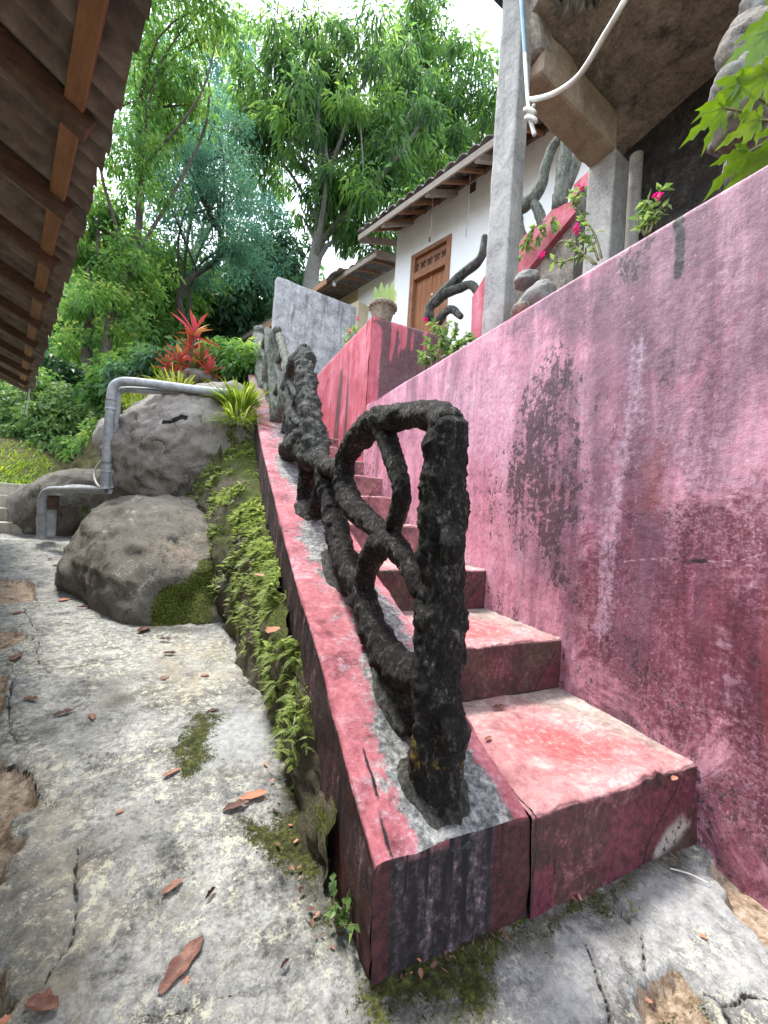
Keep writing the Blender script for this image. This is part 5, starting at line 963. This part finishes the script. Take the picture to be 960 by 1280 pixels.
def tuft(label, c, n, L, spread, seed, dry=.2, rad=.12, group='grass tufts on the upper bank'):
    r = np.random.default_rng(seed); lb = LB()
    for _ in range(n):
        a = r.random()*6.28; rr_ = rad*r.random()**.5; el = 1.45-spread*r.random(); d = (RR*math.cos(a)+VH*math.sin(a))*math.cos(el)+ZD*math.sin(el)
        V, Fc = blade(np.array(c)+(RR*math.cos(a)+VH*math.sin(a))*rr_-ZD*.04, d, ZD, L*(.5+.7*r.random()), .016+.006*r.random(), .3+.3*r.random(), 5, .15); lb.leaf(V, Fc, np.clip(.45+r.normal()*.22+(.4 if r.random() < dry else 0), 0, 1))
    return tag(lb.build('grass_tuft', LF_GRASS, base=c), label, 'grass', group)
tuft('tall bright green grass tuft beside the far end of the railing', at(300, 508, 4.55), 190, .5, .7, 3, .1, .14)
tuft('yellowing grass tuft drooping over the top of the pale boulder', at(297, 524, 4.4), 90, .35, 1.3, 4, .5, .15)
tuft('yellow dry grass at the foot of the red leaved plant', at(222, 486, 5.7), 150, .4, 1.1, 5, .8, .3)
tuft('pale moss green grass on the ledge right of the upright pipe', at(185, 502, 6.0), 160, .25, 1.2, 6, .5, .35)
tuft('low green grass clump behind the upright pipe', at(170, 508, 6.5), 110, .3, 1.2, 7, .3, .3)
def herb(label, px, n, L, seed, lm=LF_BRIGHT, z=None, group=None, X=None):
    b = onPath(*px) if X is None else onX(*px, X); r = np.random.default_rng(seed); pts = []
    for _ in range(n): d = np.array([r.normal()*.5, r.normal()*.5, 1.]); d /= np.linalg.norm(d); pts.append([b, b+d*L*.5, b+d*L+np.array([0, 0, -.01])])
    return sprig('weed', label, pts, lm, seed, L*.28, 6, 'weed', group, sr=.0022, wr=.6, tintb=.45)
herb('small leafy weed growing at the foot of the side wall', (420, 1160), 9, .1, 11)
herb('tiny green sprout in the crack before the bottom step', (790, 1140), 3, .03, 12)
herb('small green seedling in the moss patch at the lane centre', (222, 925), 4, .035, 13)
herb('small herb at the foot of the mossy boulder', (182, 778), 5, .07, 14)
# lobed leaves on the right
def lobed(c, d, up, L, seed):
    """palmately lobed leaf blade with 5 toothed lobes"""
    d = d/np.linalg.norm(d); s = np.cross(d, up); s /= np.linalg.norm(s); n = np.cross(s, d); out = []
    for a, l in [(-1.5, .5), (-.8, .8), (0, 1.), (.8, .8), (1.5, .5)]:
        e = d*math.cos(a)+s*math.sin(a); f = np.cross(n, e); t = np.array([0, .2, .42, .5, .68, .76, 1.]); w = np.array([.05, .1, .17, .08, .14, .06, .0])*l
        cc = c+e*(L*l*t)[:, None]-ZD*(L*.28*l*t*t)[:, None]
        out.append((np.stack([cc+f*(w*L)[:, None]+n*.03*L*w[:, None]*6, cc, cc-f*(w*L)[:, None]+n*.03*L*w[:, None]*6], 1).reshape(-1, 3), [tuple(q) for q in grid_faces(len(t), 3)]))
    return out
lp_ = thing('lobed_leaf_plant', 'bright glossy green lobed leaves reaching in from the right over the wall', 'plant', onX(985, 215, 1.75)); mb = MB(); rt = onX(1000, 180, 1.8)
for i, (x, y, tx, ty, L, X) in enumerate([(962, 40, 930, 88, .15, 1.6), (985, 10, 945, 30, .14, 1.62), (925, 108, 868, 140, .14, 1.58), (905, 135, 852, 172, .13, 1.56), (960, 92, 905, 128, .14, 1.6), (950, 150, 905, 172, .12, 1.62), (935, 190, 885, 235, .13, 1.6), (960, 195, 915, 222, .12, 1.62), (985, 165, 945, 190, .12, 1.63)]):
    c = onX(x, y, X); e = onX(tx, ty, X-.02); lb = LB()
    for V, Fc in lobed(c, e-c, np.array([-.75, -.43, -.35]), L*1.05, i): lb.leaf(V, Fc, .35+.09*(i % 6))
    lb.build('leaf', LF_PAPAYA, lp_); mb.add(*tube([rt, (rt+c)/2+ZD*.03, c], .004, 6, .03))
mb.build('stem', MAT_STEM, lp_, smooth=True)
# ================================================================== DEAD LEAVES
def dead(label, c, ang, L, W, tint, seed, group, curl=.25, nrm=ZD):
    r = np.random.default_rng(seed); d = np.array([math.cos(ang), math.sin(ang), 0]); s = np.array([-d[1], d[0], 0]); n = 12; t = np.linspace(0, 1, n); w = W*.5*np.sin(np.pi*np.clip(t*.93+.05, 0, 1))**.75*(1+.18*np.sin(t*17+seed)); cv = []
    for j in (-1, -.5, 0, .5, 1): cv.append(np.array(c)+d*((t-.5)*L)[:, None]+s*(w*j)[:, None]*(1-.25*curl)+ZD*(.004+curl*L*(.55*abs(j)**1.5*(w/W)+.28*(t-.4)**2)+.012*L*np.sin(t*11+j*3+seed))[:, None])
    lb = LB(); lb.leaf(np.stack(cv, 1).reshape(-1, 3), [tuple(f) for f in grid_faces(n, 5)], tint); o = lb.build('fallen_leaf', LF_DEAD, base=c); return tag(o, label, 'leaf', group)
G_ = 'dead leaves fallen on the lane and steps'
for i, (lab, x, y, x2, y2, W, ti, cu) in enumerate([
    ('long brown dead leaf with a torn side, largest on the lane near the viewer', 196, 1250, 256, 1172, .05, .42, .22), ('bright orange brown dead leaf lying by the moss patch on the lane', 297, 1002, 336, 992, .045, .86, .2), ('greyish brown dead leaf overlapped by the bright orange one', 277, 1016, 312, 1004, .04, .28, .3),
    ('pinkish brown dead leaf in the middle of the lane', 200, 1122, 230, 1100, .028, .55, .25), ('reddish dead leaf left of the mossy concrete patch', 202, 973, 226, 962, .028, .65, .2), ('dark brown arched dead leaf at the lower left corner of the lane', 30, 1258, 74, 1266, .045, .36, .55), ('orange leaf scrap at the very bottom left edge', -4, 1282, 14, 1276, .02, .9, .2),
    ('thin curled dark leaf right of the pinkish brown one', 256, 1128, 270, 1112, .012, .15, .8), ('tiny rolled brown leaf near the foot of the side wall', 350, 1215, 362, 1202, .012, .25, .8), ('tiny pale leaf scrap between the pitted holes of the lane', 143, 1018, 156, 1014, .016, .75, .1), ('dry orange leaf under the long torn brown leaf', 228, 1238, 234, 1222, .018, .8, .2),
    ('dark curled leaf before the green boulder moss', 172, 792, 188, 786, .09, .2, .6), ('brownish leaf at the left broken edge of the lane', 14, 828, 26, 818, .06, .35, .3), ('orange leaf on the far part of the lane', 74, 752, 86, 748, .08, .8, .1), ('small rose coloured leaf in the broken left edge of the lane', 16, 768, 28, 764, .05, .6, .15), ('pair sized brown leaf on the lane centre left of the mossy patch', 200, 852, 212, 846, .045, .5, .3), ('pale pink leaf on the lane near the bank foot', 250, 846, 262, 844, .04, .65, .2), ('dark brown leaf next to the mossy concrete patch', 258, 892, 274, 888, .03, .22, .4),
    ('small reddish leaf on the grey slab before the bottom step', 874, 1171, 884, 1174, .014, .9, .1), ('rust coloured leaf scrap in the hole at the lower right', 806, 1252, 816, 1256, .012, .75, .2)]):
    a, b = onPath(x, y), onPath(x2, y2); d = b-a; dead(lab, (a+b)/2+ZD*.001, math.atan2(d[1], d[0]), np.linalg.norm(d)*.92, W*.85, ti*.9, i+1, G_, cu*1.25)
r = np.random.default_rng(4)
for i, (x, y) in enumerate([(38, 876), (80, 893), (115, 898), (104, 760), (118, 757), (62, 700), (70, 708), (212, 818), (205, 800), (150, 757), (135, 730), (90, 688), (120, 690), (100, 702), (24, 690)]):
    dead('small dark curled dead leaf far up the grey lane', onPath(x, y)+ZD*.002, r.random()*6.28, .05+.04*r.random(), .03, .1+.3*r.random(), 40+i, G_, .5)
S1 = 1+0
zt1 = R1; q = onZ(623, 887, zt1); dead('small curled grey leaf on the bottom tread against the second riser', q+ZD*.006, 0., .06, .02, .3, 70, G_, .5)
q = onZ(610, 926, zt1); dead('brown leaf crumb near the crack on the bottom tread', q+ZD*.005, .4, .04, .016, .45, 71, G_, .2)
q = onY(843, 975, Y1-.02); o = dead('rust coloured scrap stuck to the bottom riser near its right end', q, .2, .035, .018, .75, 72, G_, .4)
for i, (x, y, ti, lab) in enumerate([(341, 789, .7, 'pink brown leaf caught in the spikemoss beside the coping'), (323, 720, .6, 'small pink leaf caught higher in the spikemoss'), (303, 677, .62, 'tan leaf on the spikemoss near the grey bank stones')]):
    c = onX(x, y, .25); dead(lab, c, 1.+i, .09, .06, ti, 80+i, G_, .3)
tag(mesh('straw', *tube([onPath(838, 1092)+ZD*.015, onPath(862, 1101)+ZD*.02, onPath(884, 1110)+ZD*.015], .002, 6, .02), MAT_HOSE, base=onPath(862, 1101)), 'short yellow straw on the concrete before the bottom step', 'straw')
r = np.random.default_rng(14); lb = LB()
for i in range(320):                                             # crumbs of leaf and twig caught along the foot of the bank, the rocks and the steps
    t = r.random(); k_ = i % 4
    if k_ == 0: q = (400-130*t, 1010-220*t)
    elif k_ == 1: q = (110+165*t, 722+70*t)
    elif k_ == 2: q = (480+380*t, 1225-170*t)
    else: q = (300+110*t, 880+300*t)
    p = onPath(q[0]+r.normal()*9, q[1]+abs(r.normal())*7); a = r.random()*6.28; L = .006+.018*r.random()**2; d = np.array([math.cos(a), math.sin(a), .25*r.normal()])
    V, Fc = blade(p+ZD*.003, d, ZD, L, L*(.15 if r.random() < .4 else .5), -.1, 4, .2); lb.leaf(V, Fc, r.random()*.75)
tag(lb.build('leaf_litter', LF_DEAD), 'crumbs of dead leaf and twig along the lane edges', 'litter', kind='stuff')
# ================================================================== TREES AND SHRUBS BEHIND
E_ = ellip
def tb(px, dep, zoff=0):
    p = at(*px, dep); return p
GT = 'trees on the slope behind'
tree('mango_tree', 'big mango tree with drooping dark leaves and bright tips behind the low house', 'tree', [E_(360, 95, 75, 60, 15, 2.2), E_(450, 115, 85, 65, 15, 2.4), E_(430, 185, 85, 60, 14.5, 2.2), E_(335, 160, 50, 60, 15.5, 2), E_(505, 175, 55, 60, 15, 2), E_(480, 245, 55, 55, 14.5, 1.8), E_(420, 262, 45, 40, 15, 1.5), E_(410, 80, 50, 30, 15.5, 2)],
     at(402, 345, 15)-ZD*2.5, at(415, 120, 15), .34, LF_MANGO, MAT_TRUNKP, 330, 95, .55, .3, .07, 1, nb=26, droop=.45, hang=.9, bright=.3, shell=.3)
tree('mango_tree', 'taller tree with glossy leaves rising behind the white house roof next to the pillar', 'tree', [E_(535, 70, 40, 45, 18, 2.2), E_(525, 22, 30, 32, 18, 2), E_(575, 120, 45, 45, 17.5, 2), E_(595, 160, 40, 40, 17, 1.8), E_(530, 170, 40, 70, 18, 2), E_(560, 200, 40, 40, 17, 2), E_(500, 110, 35, 60, 18.5, 2)],
     at(530, 300, 18)-ZD*3, at(535, 40, 18), .32, LF_MANGO, MAT_TRUNK, 200, 90, .6, .34, .08, 2, nb=20, droop=.4, hang=.8, bright=.34, shell=.3)
tree('feathery_tree', 'slender dark stemmed tree with airy blue green feathery leaves above the red plant', 'tree', [E_(235, 215, 70, 60, 12, 1.8), E_(205, 150, 55, 60, 12.5, 1.7), E_(285, 275, 55, 50, 12, 1.5), E_(255, 310, 60, 40, 12, 1.5), E_(310, 325, 45, 35, 12, 1.3), E_(275, 200, 50, 60, 12.5, 1.5), E_(215, 265, 45, 40, 12, 1.4)],
     at(243, 440, 12)-ZD*1.2, at(256, 170, 12), .12, LF_FINE, MAT_TRUNKD, 220, 120, .42, .1, .042, 3, nb=30, droop=.2, hang=.25, bright=.3, shell=.2, spread=1.4)
tree('yellow_leaved_tree', 'pale trunked tree with sparse yellow green leaves left of the pipes', 'tree', [E_(112, 275, 38, 50, 10, 1.1), E_(105, 350, 34, 45, 10, 1.), E_(140, 395, 48, 40, 10, 1.1), E_(150, 330, 45, 45, 10, 1.1), E_(92, 420, 28, 36, 10, .9), E_(175, 300, 45, 40, 10.5, 1.1)],
     at(118, 560, 10), at(112, 230, 10), .17, LF_YEL, MAT_TRUNK, 110, 110, .38, .13, .06, 4, nb=14, droop=.25, hang=.4, bright=.3, shell=.2)
tree('overhanging_tree', 'light green tree whose boughs hang at the top left beside the dark eave', 'tree', [E_(215, 45, 50, 45, 9, 1.1), E_(180, 120, 40, 50, 9.5, 1.1), E_(265, 15, 45, 25, 9, .9), E_(175, 200, 35, 50, 9.5, 1.), E_(230, 110, 30, 30, 9.5, .9)],
     at(126, 480, 9.8)+ZD*0., at(200, 30, 9.4), .12, LF_YEL, MAT_TRUNK, 120, 95, .38, .13, .045, 6, nb=14, droop=.3, hang=.6, bright=.05, shell=.2)
tree('broad_tree', 'dense mid green tree filling the space between the two trunks above the pipes', 'tree', [E_(185, 400, 55, 45, 13, 1.6), E_(215, 350, 45, 40, 13.5, 1.5), E_(165, 450, 45, 30, 12.5, 1.2), E_(150, 365, 40, 40, 13, 1.3)],
     at(190, 520, 13)-ZD*.5, at(195, 340, 13), .14, LF_MID, MAT_TRUNKD, 110, 110, .6, .24, .12, 7, nb=10, droop=.25, hang=.35, bright=.32)
tree('broad_tree', 'dark leafy tree at the back between the red plant and the shed', 'tree', [E_(330, 370, 45, 45, 17, 2), E_(290, 395, 40, 40, 16, 1.8), E_(260, 400, 45, 40, 17, 1.8), E_(345, 340, 30, 40, 18, 1.8)],
     at(310, 470, 17)-ZD*2, at(315, 350, 17), .18, LF_DARK, MAT_TRUNKD, 120, 100, .7, .28, .13, 8, nb=8, droop=.25, hang=.3, bright=.35)
tree('broad_tree', 'shaded dark tree standing behind the yellow leaved one at the far left', 'tree', [E_(55, 440, 50, 45, 16, 2), E_(85, 400, 40, 50, 17, 1.9), E_(30, 470, 45, 35, 15, 1.8), E_(95, 470, 40, 40, 15, 1.6), E_(60, 380, 40, 40, 17, 1.8)],
     at(60, 560, 16)-ZD*1, at(65, 390, 16), .18, LF_DARK, MAT_TRUNKD, 130, 100, .75, .26, .13, 9, nb=8, droop=.25, hang=.3, bright=.35)
tree('broad_tree', 'distant hazy green tree seen through the feathery crown', 'tree', [E_(220, 380, 70, 50, 24, 3), E_(150, 350, 60, 50, 25, 3), E_(300, 370, 50, 40, 25, 3), E_(120, 390, 60, 50, 24, 3)],
     at(200, 470, 24)-ZD*3, at(200, 340, 24), .3, LF_MID, MAT_TRUNKD, 110, 85, 1.2, .45, .2, 10, nb=8, droop=.25, hang=.3, bright=.2)
GS = 'shrubs on the slope at the end of the lane'
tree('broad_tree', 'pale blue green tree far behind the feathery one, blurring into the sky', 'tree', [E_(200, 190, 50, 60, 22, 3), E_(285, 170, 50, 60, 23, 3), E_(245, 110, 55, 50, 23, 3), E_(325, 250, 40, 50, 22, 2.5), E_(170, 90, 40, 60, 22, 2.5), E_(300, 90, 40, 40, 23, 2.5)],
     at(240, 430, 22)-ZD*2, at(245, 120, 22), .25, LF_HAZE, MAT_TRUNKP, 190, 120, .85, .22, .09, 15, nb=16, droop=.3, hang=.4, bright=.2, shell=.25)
bush('leafy_shrub', 'pale green broad leaved shrub above the far steps', [E_(45, 545, 45, 28, 10.5, .9), E_(15, 525, 35, 32, 10.5, .9)], LF_BRIGHT, 60, 90, .34, .15, .085, 21, group=GS, bright=.3)
bush('leafy_shrub', 'pale shrub left of the yellow leaved trunk with gaps of dark earth', [E_(85, 530, 38, 32, 10.2, .8), E_(70, 500, 38, 28, 10.8, .9)], LF_BRIGHT, 60, 90, .32, .14, .08, 22, group=GS, bright=.25)
bush('leafy_shrub', 'spreading pale shrub low on the grassy slope above the far steps', [E_(75, 568, 40, 18, 9.6, .6), E_(25, 572, 30, 16, 9.8, .6)], LF_BRIGHT, 50, 80, .28, .13, .07, 29, group=GS, bright=.3)
bush('leafy_shrub', 'dark green shrub at the left edge below the dark eave corner', [E_(10, 490, 30, 30, 11.5, .9), E_(40, 495, 35, 30, 12, 1)], LF_MID, 60, 90, .36, .16, .08, 23, group=GS)
bush('leafy_shrub', 'green shrub right of the yellow leaved trunk behind the upright pipe', [E_(150, 490, 28, 34, 9.6, .7), E_(170, 465, 35, 25, 10, .8)], LF_MID, 50, 90, .32, .15, .08, 24, group=GS)
bush('leafy_shrub', 'bushy green shrub behind the tall grass at the railing end', [E_(290, 455, 35, 22, 7.5, .6), E_(312, 452, 16, 26, 7.2, .4)], LF_MID, 40, 100, .25, .13, .06, 25, group=GS, bright=.4)
bush('leafy_shrub', 'low dark shrub behind the red leaved plant', [E_(215, 460, 45, 22, 8, .6), E_(170, 478, 30, 18, 8, .5)], LF_DARK, 40, 100, .28, .14, .07, 26, group=GS)
bush('leafy_shrub', 'yellowish shrub at the base of the yellow leaved trunk', [E_(112, 560, 26, 22, 9.3, .5), E_(135, 548, 20, 26, 9.3, .5)], LF_YEL, 36, 90, .26, .13, .06, 27, group=GS, bright=.2)
# grass on the slope above the far steps
r = np.random.default_rng(8); lb = LB()
for _ in range(7000):
    q = -4.2+4.9*r.random(); s = 8.6+4.2*r.random()**1.3; p = ND*q+PD*s; p[2] = hillz(p[0], p[1])-.03
    a = r.random()*6.28; el = 1.4-.9*r.random(); d = np.array([math.cos(a)*math.cos(el), math.sin(a)*math.cos(el), math.sin(el)]); V, Fc = blade(p, d, ZD, .14+.2*r.random(), .02, .4, 4); lb.leaf(V, Fc, np.clip(.4+r.normal()*.25, 0, 1))
tag(lb.build('grass', LF_GRASS), 'bright green grass on the slope above the far steps', 'grass', kind='stuff')
# far wooded hillside
lob = []
r = np.random.default_rng(10)
for i in range(16): lob.append(E_(-60+i*40, 420-40*r.random()-(10 if 2 < i < 9 else 0), 45, 55, 32+4*r.random(), 4))
V, Fc, t, cc = cloud(lob, 260, 60, 1.7, .6, .3, 77, bright=.3); tag(mesh('woodland', V, Fc, LF_DARK, attrs={'tint': t}), 'far wooded slope closing the view behind the trees', 'woodland', kind='stuff')
# ================================================================== CAMERA, LIGHT, SKY
cam = bpy.data.cameras.new('camera'); co = bpy.data.objects.new('camera', cam); COL.objects.link(co); SC.camera = co
cam.sensor_fit = 'VERTICAL'; cam.sensor_height = 36.0; cam.lens = F/1280*36; cam.clip_start = .05; cam.clip_end = 2000
from mathutils import Matrix
xr_, yu_ = cR*RR+(-sR)*UP, None
# camera axes: image right and image up in the world
ir = RR*cR+UP*sR; iu = -RR*sR+UP*cR
# ray() maps (U,V) -> RR*(U cR - V sR) + UP*(U sR + V cR)
co.matrix_world = Matrix(((ir[0], iu[0], -FW[0], CAM[0]), (ir[1], iu[1], -FW[1], CAM[1]), (ir[2], iu[2], -FW[2], CAM[2]), (0, 0, 0, 1)))
SUN_AZ, SUN_EL = math.radians(-20), math.radians(64)       # azimuth from +Y towards +X
sd = np.array([math.sin(SUN_AZ)*math.cos(SUN_EL), math.cos(SUN_AZ)*math.cos(SUN_EL), math.sin(SUN_EL)])
sun = bpy.data.lights.new('sun', 'SUN'); sun.energy = 1.5; sun.angle = math.radians(10); sun.color = (1, .95, .88)
so = bpy.data.objects.new('sun', sun); COL.objects.link(so)
from mathutils import Vector
so.rotation_euler = Vector(sd).to_track_quat('Z', 'Y').to_euler()
w = bpy.data.worlds.new('World'); SC.world = w; w.use_nodes = True; nt = w.node_tree; bg = nt.nodes['Background']
sky = nt.nodes.new('ShaderNodeTexSky'); sky.sky_type = 'NISHITA'; sky.sun_disc = False; sky.sun_elevation = SUN_EL; sky.sun_rotation = SUN_AZ; sky.air_density = 1.; sky.dust_density = 2.
tc = nt.nodes.new('ShaderNodeTexCoord'); nz = nt.nodes.new('ShaderNodeTexNoise'); nz.inputs['Scale'].default_value = 2.2; nz.inputs['Detail'].default_value = 6
nt.links.new(tc.outputs['Generated'], nz.inputs['Vector'])
mr = nt.nodes.new('ShaderNodeMapRange'); mr.interpolation_type = 'SMOOTHSTEP'; mr.inputs[1].default_value = .42; mr.inputs[2].default_value = .54; mr.inputs[3].default_value = .25
nt.links.new(nz.outputs['Fac'], mr.inputs[0])
mx = nt.nodes.new('ShaderNodeMix'); mx.data_type = 'RGBA'; nt.links.new(mr.outputs[0], mx.inputs[0]); nt.links.new(sky.outputs[0], mx.inputs[6]); mx.inputs[7].default_value = (7.2, 7.9, 8.8, 1)
nt.links.new(mx.outputs[2], bg.inputs['Color']); bg.inputs['Strength'].default_value = .1
vs = SC.view_settings; vs.view_transform = 'Standard'; vs.look = 'None'; vs.gamma = 1; vs.use_curve_mapping = False; vs.exposure = 2.18
SC.cycles.max_bounces = 6; SC.cycles.transparent_max_bounces = 4; SC.cycles.use_denoising = True
